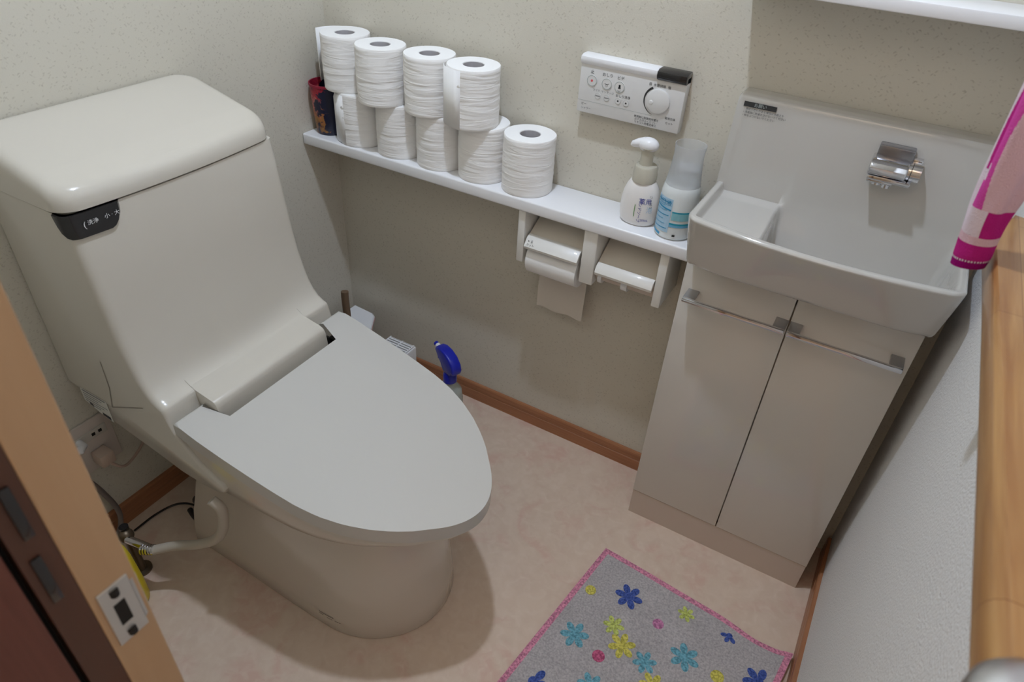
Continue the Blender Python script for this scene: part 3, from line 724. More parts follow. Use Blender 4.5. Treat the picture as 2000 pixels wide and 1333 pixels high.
def wraptext(bm, s, size, cx, cy, rf, a, z, sy=1.0, mi=0, vertical=False):
    """lettering laid on the bottle wall, centred at angle a"""
    k0 = len(bm.verts); text_mesh(bm, s, size, (0, 0, 0), (1, 0, 0), (0, 1, 0), mi); bm.verts.ensure_lookup_table()
    for v in bm.verts[k0:]:
        u, w_ = v.co.x, v.co.y
        if vertical: u, w_ = w_, -u
        zz = z + w_; r = rf(zz); v.co = Vector(oncyl(cx, cy, r, a + u / r, HS + zz, sy))
aS = -0.95
wraptext(bm, '薬用', 0.0125, sx0, sy0, soapr, aS - 0.10, 0.052, 0.78, 0)
wraptext(bm, 'ハンドソープ', 0.0078, sx0, sy0, soapr, aS - 0.36, 0.034, 0.78, 0, True)
wraptext(bm, '泡', 0.013, sx0, sy0, soapr, aS + 0.16, 0.036, 0.78, 2)
wraptext(bm, 'さっぱり', 0.0065, sx0, sy0, soapr, aS + 0.20, 0.052, 0.78, 3, True)
wraptext(bm, '250mL', 0.006, sx0, sy0, soapr, aS - 0.02, 0.015, 0.78, 0)
for k in range(6):
    a0_ = aS - 0.62; z0_ = 0.021 + k * 0.004
    quad(bm, [oncyl(sx0, sy0, soapr(z0_), a0_, HS + z0_, 0.78), oncyl(sx0, sy0, soapr(z0_), a0_ + 0.035, HS + z0_, 0.78), oncyl(sx0, sy0, soapr(z0_ + 0.0042), a0_ + 0.035, HS + z0_ + 0.0042, 0.78), oncyl(sx0, sy0, soapr(z0_ + 0.0042), a0_, HS + z0_ + 0.0042, 0.78)], 1)
obj('lettering', bm, [m_blue, m_green, m_paleb, m_ink2], body, smooth=False)
origin_to(sd, (sx0, sy0, HS))
# ------------------------------------------------------------------ blue mouthwash bottle with frosted cup cap
bb = thing('blue_label_bottle', 'tall bottle with pale blue print and frosted cup cap beside the basin', 'bottle')
bx, by = 0.888, -0.066; BR = 0.0345
m_bb = mat('milky_bottle', (0.74, 0.78, 0.78), 0.25, coat=0.2)
bm = bmesh.new(); lathe(bm, [(0, 0), (0.031, 0), (0.0345, 0.004), (BR, 0.02), (BR, 0.085), (0.032, 0.098), (0.028, 0.105), (0, 0.105)], (bx, by, HS), 44)
body = obj('bottle_body', bm, m_bb, bb)
bm = bmesh.new(); lathe(bm, [(0.0285, 0.100), (0.0310, 0.100), (0.0305, 0.108), (0.0290, 0.118), (0.0262, 0.150), (0.0262, 0.156), (0.0275, 0.172), (0.0262, 0.172), (0.0245, 0.150), (0.0270, 0.118), (0.0285, 0.100)], (bx, by, HS), 44)
lathe(bm, [(0, 0.1285), (0.026, 0.1285), (0.026, 0.1300), (0, 0.1300)], (bx, by, HS), 44)
obj('cup_cap', bm, mat('frosted_cap', (0.93, 0.94, 0.95), 0.3, trans=0.8, ior=1.15), bb)
bm = bmesh.new()
def patch(bm, cx, cy, r, a0, a1, z0, z1, mi, n=8, slope=0.0):
    for k in range(n):
        u0, u1 = k / n, (k + 1) / n; b0, b1 = a0 + (a1 - a0) * u0, a0 + (a1 - a0) * u1
        quad(bm, [oncyl(cx, cy, r, b0, HS + z0 + slope * u0), oncyl(cx, cy, r, b1, HS + z0 + slope * u1), oncyl(cx, cy, r, b1, HS + z1 + slope * u1), oncyl(cx, cy, r, b0, HS + z1 + slope * u0)], mi)
aL = -2.05   # printed text panel faces the near left
patch(bm, bx, by, BR, aL - 0.75, aL + 0.45, 0.015, 0.080, 0)
for k in range(7): patch(bm, bx, by, BR + 0.0004, aL - 0.7 + 0.05 * (k % 2), aL + 0.35 - 0.15 * (k % 3), 0.020 + k * 0.0085, 0.0215 + k * 0.0085, 1 if k % 3 else 2, slope=0.002)
patch(bm, bx, by, BR + 0.0005, aL - 0.7, aL + 0.42, 0.061, 0.0635, 2, slope=-0.003); patch(bm, bx, by, BR + 0.0005, aL - 0.7, aL + 0.0, 0.009, 0.0135, 2, slope=-0.003)
patch(bm, bx, by, BR, aL + 0.5, aL + 1.7, 0.055, 0.058, 3); patch(bm, bx, by, BR, aL + 0.5, aL + 1.7, 0.041, 0.055, 4); patch(bm, bx, by, BR, aL + 0.45, aL + 1.7, 0.032, 0.0355, 3); patch(bm, bx, by, BR, aL + 0.45, aL + 1.7, 0.0275, 0.032, 1)
patch(bm, bx, by, BR + 0.0004, aL + 0.72, aL + 0.87, 0.0095, 0.0135, 5)
wraptext(bm, '洗口液', 0.012, bx, by, lambda z: BR + 0.0006, aL - 0.1, 0.071, 1.0, 2)
obj('printed_label', bm, [m_paleb, mat('mid_blue_print', (0.16, 0.45, 0.68), 0.4), m_cyan, mat('teal_print', (0.02, 0.33, 0.46), 0.4), mat('teal_light', (0.25, 0.55, 0.62), 0.4), m_ink], body, smooth=False)
origin_to(bb, (bx, by, HS))

# ------------------------------------------------------------------ washlet remote
rm = thing('toilet_remote', 'white toilet remote control panel with a round dial mounted on the back wall', 'remote control')
X0, X1, Z0, Z1, YR = 0.6445, 0.8475, 0.859, 0.9635, -0.022
bm = bmesh.new(); box(bm, X0, X1, YR, -0.0005, Z0, Z1 - 0.006, 0.002, 2)
obj('casing', bm, m_remote, rm)
bm = bmesh.new(); prism(bm, [(-0.0005, Z1), (-0.018, Z1), (-0.0255, Z1 - 0.003), (-0.027, Z1 - 0.008), (-0.0255, Z1 - 0.013), (-0.0222, Z1 - 0.0165), (-0.0005, Z1 - 0.0165)], 'x', X0, 0.7925, 0.001)
obj('top_bar', bm, m_white, rm)
bm = bmesh.new(); prism(bm, [(-0.0005, Z1 + 0.0005), (-0.020, Z1 + 0.0005), (-0.028, Z1 - 0.003), (-0.0295, Z1 - 0.009), (-0.0275, Z1 - 0.0155), (-0.0222, Z1 - 0.0185), (-0.0005, Z1 - 0.0185)], 'x', 0.7928, X1, 0.0015)
obj('sensor_window', bm, m_black, rm)
yr = YR - 0.0004
def ring_y(bm, x, z, r, wd, mi, y=yr, n=32, a0=0, a1=2 * PI, r1=None):
    for k in range(n):
        A0 = a0 + (a1 - a0) * k / n; A1 = a0 + (a1 - a0) * (k + 1) / n; wa = wd if r1 is None else wd + (r1 - wd) * k / n; wb = wd if r1 is None else wd + (r1 - wd) * (k + 1) / n
        quad(bm, [(x + (r - wa) * math.cos(A0), y, z + (r - wa) * math.sin(A0)), (x + r * math.cos(A0), y, z + r * math.sin(A0)), (x + r * math.cos(A1), y, z + r * math.sin(A1)), (x + (r - wb) * math.cos(A1), y, z + (r - wb) * math.sin(A1))], mi)
for (x, z, r, g) in ((0.670, 0.920, 0.0098, 0), (0.700, 0.9195, 0.0098, 1), (0.7255, 0.919, 0.0098, 2)):
    bm = bmesh.new(); cyl(bm, (x, YR, z), (x, YR - 0.0012, z), r, n=32, mi=0); ring_y(bm, x, z, r, 0.0011, 1, YR - 0.0014)
    yy = YR - 0.0014
    if g == 0: ring_y(bm, x, z, 0.0022, 0.0022, 2, yy)
    elif g == 1:
        text_mesh(bm, '⌣', 0.011, (x, yy, z + 0.001), (1, 0, 0), (0, 0, 1), 3); ring_y(bm, x, z - 0.003, 0.0022, 0.0006, 4, yy)
    else:
        ring_y(bm, x, z + 0.0025, 0.0020, 0.0020, 3, yy); quad(bm, [(x - 0.0028, yy, z - 0.003), (x + 0.0028, yy, z - 0.003), (x + 0.0014, yy, z + 0.002), (x - 0.0014, yy, z + 0.002)], 3); ring_y(bm, x, z - 0.0055, 0.003, 0.0008, 4, yy, a0=PI, a1=2 * PI)
    obj('button', bm, [m_remote, m_ring, m_red, m_ink, m_ink2], rm, smooth=False)
for (x, z) in ((0.685, 0.895), (0.703, 0.8945), (0.726, 0.894), (0.742, 0.893)):
    bm = bmesh.new(); cyl(bm, (x, YR, z), (x, YR - 0.0010, z), 0.0055, n=24, mi=0); ring_y(bm, x, z, 0.0055, 0.0004, 1, YR - 0.0012)
    if x < 0.71: quad(bm, [(x - 0.0045, YR - 0.0013, z - 0.0008), (x + 0.0045, YR - 0.0013, z - 0.0008), (x + 0.0045, YR - 0.0013, z + 0.0008), (x - 0.0045, YR - 0.0013, z + 0.0008)], 4)
    else: ring_y(bm, x, z, 0.0016, 0.0016, 3, YR - 0.0013, 16)
    obj('small_button', bm, [m_remote, m_ring, m_red, m_ink, m_ink2], rm, smooth=False)
bm = bmesh.new()
for s, size, x, z, mi in (('止', 0.0075, 0.669, 0.9352, 0), ('おしり', 0.0072, 0.700, 0.9348, 0), ('ビデ', 0.0072, 0.7255, 0.9342, 0), ('ワイド マッサージ', 0.0052, 0.695, 0.9045, 1), ('おしり洗浄', 0.0058, 0.7345, 0.9030, 0), ('弱  水勢調節  強', 0.0058, 0.800, 0.9355, 0),
                           ('使用前に取扱説明書を', 0.0048, 0.7850, 0.8745, 0), ('必ずお読みください', 0.0048, 0.7845, 0.8695, 1), ('リモコン用電池単三', 0.0048, 0.7845, 0.8645, 0), ('電池交換', 0.0050, 0.829, 0.883, 0), ('セット', 0.0050, 0.829, 0.8745, 0), ('ビー', 0.0056, 0.659, 0.8755, 0), ('CWP-A13', 0.0052, 0.664, 0.868, 1)):
    if s == 'CWP-A13': s = 'シャワー'
    text_mesh(bm, s, size, (x, yr - 0.0002, z), (1, 0, 0), (0, 0, 1), mi)
quad(bm, [(X0, yr, 0.8815), (0.795, yr, 0.8815), (0.795, yr, 0.8820), (X0, yr, 0.8820)], 2)
ring_y(bm, 0.800, 0.909, 0.0262, 0.0042, 0, yr, 36, PI * 0.66, PI * 1.42, 0.0006)
obj('lettering', bm, [m_ink, m_ink2, m_ring], rm, smooth=False)
bm = bmesh.new(); prof_ = [(0, 0), (0.0218, 0), (0.0215, 0.004), (0.0195, 0.0052), (0, 0.0050)]
n = 40; vr_ = []
for (r, d) in prof_[1:-1]: vr_.append([(0.802 + r * math.cos(2 * PI * k / n), YR - d, 0.909 + r * math.sin(2 * PI * k / n)) for k in range(n)])
loft(bm, vr_); sphere(bm, (0.790, YR - 0.0048, 0.906), 0.0045, 16, 1, 0.35, 1)
obj('dial', bm, m_remote, rm)
origin_to(rm, (0.746, 0, 0.911))

# ================================================================== vanity cabinet
CX0, CX1, CY = 0.9437, 1.3355, -0.139
CM = (CX0 + CX1) / 2
m_brk = mat('bracket_steel', (0.42, 0.42, 0.43), 0.3, metal=0.8)
vc = thing('vanity_cabinet', 'narrow glossy white cabinet under the wash basin with two doors', 'cabinet')
obj('cabinet_body', nb(CX0 + 0.001, CX1 - 0.001, CY + 0.018, -0.001, 0.075, 0.655, 0.001), m_cab, vc)
obj('kickboard', nb(CX0 + 0.0005, CX1 - 0.0005, CY + 0.0015, -0.001, 0.0, 0.0745, 0.0005), m_kick, vc, smooth=False)
for k, (a, b_) in enumerate(((CX0, CM - 0.0012), (CM + 0.0012, CX1))):
    d = obj('door', nb(a, b_, CY, CY + 0.0175, 0.0765, 0.7005, 0.0008), m_cab, vc)
    bm = bmesh.new(); z = 0.630; y = CY - 0.036
    xa, xb = (a + 0.014, b_ - 0.0005) if k == 0 else (a + 0.0005, b_ - 0.011)
    box(bm, xa, xb, y - 0.004, y + 0.004, z - 0.005, z + 0.0035, 0.002, 2)
    hb_ = obj('handle_bar', bm, m_chrome, d)
    for (s0, s1) in ((xa, xa + 0.021), (xb - 0.021, xb)):
        obj('handle_bracket', nb(s0, s1, y + 0.002, CY + 0.0002, z - 0.003, z + 0.0032, 0.001), m_brk, d)
origin_to(vc, (CM, -0.07, 0))

# ------------------------------------------------------------------ wash basin
wb = thing('wash_basin', 'white ceramic hand wash basin with a tall backsplash on the narrow cabinet', 'wash basin')
BX0, BX1 = 0.942, 1.348
NX, NY = 190, 150
def yfront(x):
    u = min(1, max(0, (x - BX0) / (BX1 - BX0)))
    y = -0.216 - 0.024 * max(0.0, math.sin(PI * min(1, u * 1.02))) ** 0.8 - 0.006 * u
    # rounded corners in plan
    rc = 0.018
    dl = max(0, x - BX0); drr = max(0, BX1 - x)
    for d in (dl, drr):
        if d < rc: y += rc - math.sqrt(max(0, rc * rc - (rc - d) ** 2))
    return y
YB = -0.002
def hz(x, y):
    R = 0.806; dl = x - BX0; drr = BX1 - x; df = y - yfront(x)
    d = min(dl, drr, df)
    rim = R - 0.004 * (1 - min(1, d / 0.005)) ** 2
    # backsplash
    yb = -0.044 + 0.010 * sstep(0.80, 0.95, 0.9)
    bs = sstep(-0.052, -0.040, y)
    # inner cavity
    tray = 0.790; 
    bowl = interp([(-0.20, 0.7075), (-0.16, 0.7065), (-0.14, 0.697), (-0.12, 0.684), (-0.10, 0.676), (-0.088, 0.680), (-0.078, 0.693), (-0.069, 0.718), (-0.061, 0.750), (-0.055, 0.780), (-0.051, 0.803), (-0.049, 0.81), (0, 0.81)], y)
    bowl += 0.030 * (1 - sstep(1.07, 1.22, x)) * (1 - sstep(0.70, 0.80, bowl))
    s = sstep(1.058, 1.070, x + (y + 0.19) * 0.02)
    inner = tray * (1 - s) + bowl * s
    inner = inner + (0.803 - inner) * 0.25 * sstep(-0.075, -0.050, y) * (1 - s)
    wl = 0.012
    k = sstep(0.011, 0.017, dl) if s < 0.5 else 1.0
    k *= interp([(0.010, 0.0), (0.012, 0.04), (0.018, 0.20), (0.026, 0.40), (0.038, 0.66), (0.052, 0.85), (0.066, 0.96), (0.080, 1.0)], df) if s > 0.5 else sstep(0.011, 0.022, df)
    k *= sstep(0.010, 0.034, drr)
    h = rim * (1 - k) + inner * k
    if y > -0.052:
        top_ = 0.9585
        e = min(dl, drr); top_ -= 0.006 * (1 - min(1, e / 0.006)) ** 2
        # near-vertical backsplash face between y=-0.050 (bottom) and y=-0.036 (top)
        f = max(0.0, min(1.0, (y + 0.050) / 0.013))
        face = h + (top_ - h) * f
        rr_ = 1 - sstep(0.0, 0.010, y + 0.037)
        if y > -0.037: face = top_ - 0.003 * (rr_ ** 2) if y < -0.027 else top_
        h = face
    return h
bm = bmesh.new()
xs = [BX0 + (BX1 - BX0) * (0.5 - 0.5 * math.cos(PI * (i / NX))) * 1.0 for i in range(NX + 1)]
xs = [0.55 * a + 0.45 * (BX0 + (BX1 - BX0) * i / NX) for i, a in enumerate(xs)]
grid = []
def vpar():
    vs1 = [0.22 * (k / 40) ** 1.2 for k in range(40)]           # front wall, dense
    vs2 = [0.22 + 0.55 * k / 50 for k in range(50)]
    return vs1 + vs2
for x in xs:
    yf = yfront(x); col_ = []
    for v in vpar():
        y = yf + (-0.056 - yf) * (v / 0.77); col_.append((x, y))
    for y in [-0.056 + 0.0015 * k for k in range(0, 16)] + [-0.030, -0.024, -0.015, YB]: col_.append((x, y))
    grid.append([(px, py, hz(px, py)) for px, py in col_])
V = [[bm.verts.new(p) for p in c_] for c_ in grid]; ny = len(V[0])
for i in range(NX):
    for j in range(ny - 1): bm.faces.new([V[i][j], V[i + 1][j], V[i + 1][j + 1], V[i][j + 1]])
per = [V[i][0] for i in range(NX + 1)] + [V[NX][j] for j in range(1, ny)] + [V[i][ny - 1] for i in range(NX - 1, -1, -1)] + [V[0][j] for j in range(ny - 2, 0, -1)]
cxm = (BX0 + BX1) / 2
def down(v, z, ins, f):
    x, y = v.co.x, v.co.y
    nx = x + (ins if x < cxm else -ins) * min(1, abs(x - cxm) / 0.19) ** 2
    yb_ = -0.190 + 0.012 * min(1, abs(x - cxm) / 0.2) ** 6          # straight lower front edge
    ny_ = y + (yb_ - yfront(x)) * f * max(0, min(1, (YB - y) / (YB - yfront(x))))
    return (nx, min(YB, ny_), min(z, v.co.z - 0.001))
prev = per; n = len(per)
for (z, ins, f) in ((0.799, 0.0, 0.02), (0.785, 0.001, 0.14), (0.76, 0.003, 0.40), (0.73, 0.006, 0.72), (0.712, 0.008, 0.92), (0.7055, 0.010, 1.0), (0.7025, 0.013, 1.06), (0.7015, 0.018, 1.15)):
    cur = [bm.verts.new(down(v, z, ins, f)) for v in per]
    for k in range(n): bm.faces.new([prev[k], cur[k], cur[(k + 1) % n], prev[(k + 1) % n]])
    prev = cur
bm.faces.new(prev)
obj('basin', bm, m_basin, wb, angle=75)
# caution label on the backsplash
bm = bmesh.new(); s0 = Vector((0.9535, -0.0405, 0.946)); nrm = -0.0007
def bsp(x, z):   # point on backsplash face
    f = (z - 0.80) / (0.9585 - 0.80); return (x, -0.050 + 0.013 * max(0, f) - 0.0012, z)
quad(bm, [bsp(0.953, 0.938), bsp(1.0065, 0.938), bsp(1.0065, 0.946), bsp(0.953, 0.946)], 0)
text_mesh(bm, 'お願い', 0.007, (0.980, bsp(0, 0.942)[1] - 0.0006, 0.942), (1, 0, 0), (0, 0.08, 1), 1)
for k, s in enumerate(('・凍結の恐れがある場合は水抜きを', '・洗面器に熱湯を注がないでください', '・物をぶつけないでください')):
    text_mesh(bm, s, 0.0042, (0.9535, bsp(0, 0.9345 - 0.0052 * k)[1] - 0.0006, 0.9345 - 0.0052 * k), (1, 0, 0), (0, 0.08, 1), 0, 'LEFT')
obj('caution_label', bm, [m_ink, m_ring, m_ink2], wb, smooth=False)
origin_to(wb, (1.145, -0.1, 0.712))
# faucet
fc = thing('faucet', 'compact chrome sensor faucet on the basin backsplash', 'faucet')
bm = bmesh.new(); box(bm, 1.172, 1.223, -0.062, -0.0415, 0.908, 0.931, 0.002); obj('mount_block', bm, mat('faucet_grey', (0.30, 0.30, 0.32), 0.25, metal=0.9), fc)
bm = bmesh.new()
prism(bm, [(-0.043, 0.912), (-0.062, 0.914), (-0.078, 0.910), (-0.084, 0.902), (-0.083, 0.893), (-0.076, 0.887), (-0.043, 0.885)], 'x', 1.168, 1.222, 0.003, 3)
box(bm, 1.170, 1.232, -0.080, -0.044, 0.881, 0.888, 0.0015)
obj('spout_body', bm, m_chrome, fc)
bm = bmesh.new(); cyl(bm, (1.221, -0.062, 0.900), (1.226, -0.062, 0.900), 0.0135, n=28); cyl(bm, (1.227, -0.062, 0.900), (1.240, -0.062, 0.900), 0.0150, n=28); box(bm, 1.222, 1.238, -0.056, -0.043, 0.903, 0.918, 0.002)
obj('knob', bm, m_chrome, fc)
bm = bmesh.new(); cyl(bm, (1.186, -0.070, 0.884), (1.186, -0.070, 0.874), 0.0075, n=20); cyl(bm, (1.200, -0.072, 0.884), (1.200, -0.072, 0.872), 0.006, n=20); box(bm, 1.171, 1.208, -0.078, -0.055, 0.877, 0.882, 0.001)
obj('aerator', bm, m_chrome, fc)
origin_to(fc, (1.2, -0.04, 0.9))

# ------------------------------------------------------------------ upper shelf at the top right
us = thing('upper_shelf', 'white wall shelf above the wash basin', 'shelf')
obj('board', nb(0.912, W - 0.001, -0.102, -0.001, 1.116, 1.133, 0.002), m_white, us)
bm = bmesh.new(); cyl(bm, (1.255, -0.003, 1.114), (1.255, -0.012, 1.114), 0.004, n=14); box(bm, 1.250, 1.260, -0.010, -0.001, 1.104, 1.1162, 0.001); obj('bracket', bm, m_satin, us)
origin_to(us, (1.14, 0, 1.12))
# ------------------------------------------------------------------ handrail board on the right wall
hr = thing('handrail_board', 'laminated light wood handrail board running along the right wall', 'handrail')
bm = bmesh.new(); ol = [(W - 0.002, -0.395)]
x1r = 1.304
for k in range(9):
    a = PI / 2 + PI / 2 * k / 8; ol.append((x1r + 0.018 + 0.018 * math.cos(a), -0.413 + 0.018 * math.sin(a)))
ol += [(x1r, -1.08), (W - 0.002, -1.08)]
prism(bm, ol, 'z', 0.960, 0.992, 0.0125, 4)
obj('board', bm, m_rail, hr)
for y in (-0.46, -0.93):
    obj('bracket', nb(W - 0.05, W, y - 0.012, y + 0.012, 0.920, 0.9605, 0.003), m_satin, hr)
bm = bmesh.new(); lathe(bm, [(0, 0.0), (0.030, 0.0), (0.032, 0.004), (0.032, 0.010), (0.029, 0.016), (0.021, 0.0205), (0.010, 0.0225), (0, 0.023)], (1.3215, -1.004, 0.9925), 40)
obj('end_cap', bm, m_satin, hr)
origin_to(hr, (W, -0.74, 0.98))
# ------------------------------------------------------------------ towel hanging from a ring
tw = thing('hand_towel', 'pink and white striped towel hanging bunched above the handrail end', 'towel')
m_tw = mat('towel_terry', (0.8, 0.5, 0.6), 0.95, spec=0.1); t, N, L, b = nt(m_tw)
uv = node(t, 'ShaderNodeAttribute', _attribute_name='Col')
L.new(uv.outputs['Color'], b.inputs['Base Color'])
n2 = node(t, 'ShaderNodeTexNoise', Scale=900.0, Detail=2.0); L.new(node(t, 'ShaderNodeNewGeometry').outputs['Position'], n2.inputs['Vector'])
bp = node(t, 'ShaderNodeBump', Strength=0.9, Distance=0.0015); L.new(n2.outputs[0], bp.inputs['Height']); L.new(bp.outputs[0], b.inputs['Normal'])
bm = bmesh.new(); cl = bm.loops.layers.float_color.new('Col')
NT, NZ = 240, 260; rings = []
zb, zt = 0.978, 1.46
def tw_r(a, h):
    f = 0.0030 * math.sin(3 * a + 0.8 + h * 6) + 0.0022 * math.sin(5 * a + 2.0 - h * 9)
    amp = sstep(0.02, 0.08, h)
    return interp([(0, 0.0142), (0.012, 0.0156), (0.03, 0.0160), (0.08, 0.0180), (0.2, 0.022), (0.48, 0.014)], h) + f * amp * 0.8
for j in range(NZ + 1):
    h = (zt - zb) * (j / NZ) ** 1.25; z = zb + h
    cx_ = 1.2865 - 0.005 * sstep(0, 0.06, h); cy_ = -0.515
    rings.append([bm.verts.new((cx_ + tw_r(2 * PI * k / NT, h) * 1.0 * math.cos(2 * PI * k / NT), cy_ + tw_r(2 * PI * k / NT, h) * 1.05 * math.sin(2 * PI * k / NT), z + 0.003 * math.sin(2 * PI * k / NT + 2.2) * (1 - sstep(0, 0.05, h)))) for k in range(NT)])
PALE = (0.74, 0.50, 0.56); WHT = (0.76, 0.64, 0.70); MAG = (0.50, 0.02, 0.22); PNK = (0.66, 0.08, 0.38); DMAG = (0.30, 0.005, 0.16)
def tcol(a, h):
    """colour woven into the cloth: a around, h up"""
    a = (a + 2 * PI) % (2 * PI)
    if h < 0.0075: return DMAG
    if h < 0.0090: return WHT if (a * 12) % 2 < 1.2 else DMAG
    if h < 0.026: return MAG
    if h < 0.034: return PALE
    u = (a - 3.6)   # stripes
    if h < 0.060:
        return MAG if 1.0 < u < 2.6 else WHT
    s = u + 0.9 * math.sin(h * 14)
    if 0.15 < s < 0.50 and 0.09 < h: return MAG
    if 0.75 < s < 1.35: return PNK if not (0.085 < h < 0.10 and 0.95 < s < 1.12) else WHT
    if h < 0.085 and 0.5 < s < 0.95: return PNK
    return PALE if s > 1.3 else WHT
for j in range(NZ):
    for k in range(NT):
        f = bm.faces.new([rings[j][k], rings[j][(k + 1) % NT], rings[j + 1][(k + 1) % NT], rings[j + 1][k]])
        h = (zt - zb) * ((j + 0.5) / NZ) ** 1.25; c_ = tcol(2 * PI * (k + 0.5) / NT, h)
        for l in f.loops: l[cl] = (*c_, 1)
for r_, c_ in ((rings[0][::-1], DMAG), (rings[-1], PALE)):
    f = bm.faces.new(r_)
    for l in f.loops: l[cl] = (*c_, 1)
obj('cloth', bm, m_tw, tw, angle=80)
origin_to(tw, (1.2875, -0.515, zb))
bm = bmesh.new(); tube(bm, [(W - 0.002, -0.49, 1.47), (1.285, -0.49, 1.47), (1.280, -0.505, 1.467), (1.280, -0.54, 1.467), (1.285, -0.555, 1.47), (W - 0.002, -0.555, 1.47)], 0.004, 12)
tag(obj('towel_ring', bm, m_chrome), 'chrome towel ring holding the pink towel on the right wall', 'towel ring')

# ================================================================== things behind the toilet
bn = thing('sanitary_bin', 'small white corner bin with pink edged lid behind the toilet', 'bin')
m_pinkrim = mat('pink_rim', (0.55, 0.33, 0.31), 0.4)
def cornerbox(ins, z):
    pts = [(0.035 + ins, -0.030 - ins), (0.104 - ins, -0.034 - ins), (0.117 - ins, -0.042 - ins), (0.160 - ins, -0.115), (0.160 - ins, -0.19 + ins), (0.035 + ins, -0.19 + ins)]
    return [(x, y, z) for x, y in pts]
bm = bmesh.new(); loft(bm, [cornerbox(0.012, 0.0), cornerbox(0.004, 0.1695)]); obj('bin_body', bm, mat('bin_cream', (0.70, 0.62, 0.55), 0.5), bn, smooth=False)
bm = bmesh.new(); loft(bm, [cornerbox(0.001, 0.1695), cornerbox(0.0, 0.172), cornerbox(0.0, 0.175)]); obj('rim', bm, m_pinkrim, bn, smooth=False)
bm = bmesh.new(); loft(bm, [cornerbox(0.001, 0.1752), cornerbox(0.001, 0.179), cornerbox(0.004, 0.182)]); obj('bin_lid', bm, m_white, bn, smooth=False)
origin_to(bn, (0.1, -0.1, 0))
tb_ = thing('toilet_brush', 'toilet brush with a brown handle standing behind the toilet lid', 'toilet brush')
bm = bmesh.new(); tube(bm, spline([(0.199, -0.235, 0.02), (0.195, -0.228, 0.24), (0.190, -0.223, 0.30), (0.186, -0.220, 0.36), (0.185, -0.218, 0.380)], 6), [0.005 + 0.004 * sstep(7, 14, i_) for i_ in range(25)], 14)
obj('handle', bm, mat('brown_handle', (0.16, 0.105, 0.065), 0.45), tb_)
bm = bmesh.new(); lathe(bm, [(0, 0), (0.043, 0), (0.045, 0.005), (0.040, 0.10), (0.036, 0.10), (0.034, 0.02), (0, 0.02)], (0.212, -0.250, 0), 32)
obj('brush_stand', bm, m_white, tb_)
origin_to(tb_, (0.212, -0.250, 0))
gb = thing('deodorizer_box', 'small white box with a slatted top behind the toilet seat', 'air freshener')
obj('housing', nb(0.205, 0.290, -0.170, -0.085, 0.0, 0.176, 0.004), m_white, gb)
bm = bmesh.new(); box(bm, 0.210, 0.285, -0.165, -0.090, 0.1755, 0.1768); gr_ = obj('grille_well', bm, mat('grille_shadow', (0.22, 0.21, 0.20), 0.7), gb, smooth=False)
bm = bmesh.new()
for k in range(9): box(bm, 0.210, 0.285, -0.1645 + k * 0.0083, -0.1600 + k * 0.0083, 0.1768, 0.1795, 0.0005)
for x in (0.2085, 0.2475, 0.2835): box(bm, x, x + 0.003, -0.166, -0.089, 0.1768, 0.1798)
obj('grille', bm, m_white, gb, smooth=False)
origin_to(gb, (0.2475, -0.1275, 0))
sb = thing('spray_bottle', 'clear spray bottle with a bright blue trigger head behind the toilet', 'spray bottle')
qx, qy = 0.4230, -0.124
m_bl = mat('blue_plastic', (0.008, 0.018, 0.42), 0.3, coat=0.3)
bm = bmesh.new(); lathe(bm, [(0, 0), (0.030, 0), (0.036, 0.005), (0.036, 0.10), (0.032, 0.128), (0.020, 0.142), (0.015, 0.148), (0.015, 0.158), (0, 0.158)], (qx, qy, 0), 36, 1.0, 0.75)
body = obj('bottle_body', bm, mat('spray_clear', (0.62, 0.66, 0.60), 0.2, trans=0.35), sb)
bm = bmesh.new(); patch(bm, qx, qy, 0.0365, -2.5, -0.6, 0.03 - HS, 0.12 - HS, 0)
for k in range(4): patch(bm, qx, qy, 0.0370, -2.1, -1.2, 0.100 - 0.018 * k - HS, 0.106 - 0.018 * k - HS, 1 + (k % 2))
for v in bm.verts: v.co.y = qy + (v.co.y - qy) * 0.77
obj('printed_label', bm, [mat('label_pale', (0.72, 0.76, 0.72), 0.4), mat('label_green', (0.03, 0.10, 0.05), 0.4), m_blue], body, smooth=False)
bm = bmesh.new(); lathe(bm, [(0.0, 0.150), (0.0175, 0.150), (0.0175, 0.172), (0.014, 0.178), (0, 0.178)], (qx, qy, 0), 24)
# head housing: runs from the nozzle down to a drooping rear
hd = Vector((-0.92, 0.39, 0)).normalized(); up_v = Vector((0, 0, 1))
side = hd.cross(up_v)
prof_h = [(0.050, 0.224), (0.047, 0.233), (0.030, 0.239), (0.008, 0.238), (-0.014, 0.230), (-0.029, 0.215), (-0.034, 0.199), (-0.031, 0.189), (-0.022, 0.190), (-0.016, 0.196), (-0.014, 0.178), (0.014, 0.178), (0.018, 0.204), (0.030, 0.214)]
A = [bm.verts.new(Vector((qx, qy, 0)) + hd * u + up_v * z + side * 0.0145) for u, z in prof_h]; B = [bm.verts.new(Vector((qx, qy, 0)) + hd * u + up_v * z - side * 0.0145) for u, z in prof_h]
f0 = bm.faces.new(A); f1 = bm.faces.new(B[::-1])
for k in range(len(A)): bm.faces.new([A[k], B[k], B[(k + 1) % len(A)], A[(k + 1) % len(A)]])
bmesh.ops.bevel(bm, geom=list(set(f0.edges) | set(f1.edges)), offset=0.005, segments=3, profile=0.5, affect='EDGES')
head = obj('trigger_head', bm, m_bl, sb)
P0 = Vector((qx, qy, 0))
bm = bmesh.new(); tube(bm, [P0 + hd * 0.026 + up_v * 0.218, P0 + hd * 0.038 + up_v * 0.206, P0 + hd * 0.052 + up_v * 0.190], [0.0075, 0.0055, 0.0035], 12); obj('trigger', bm, m_bl, head)
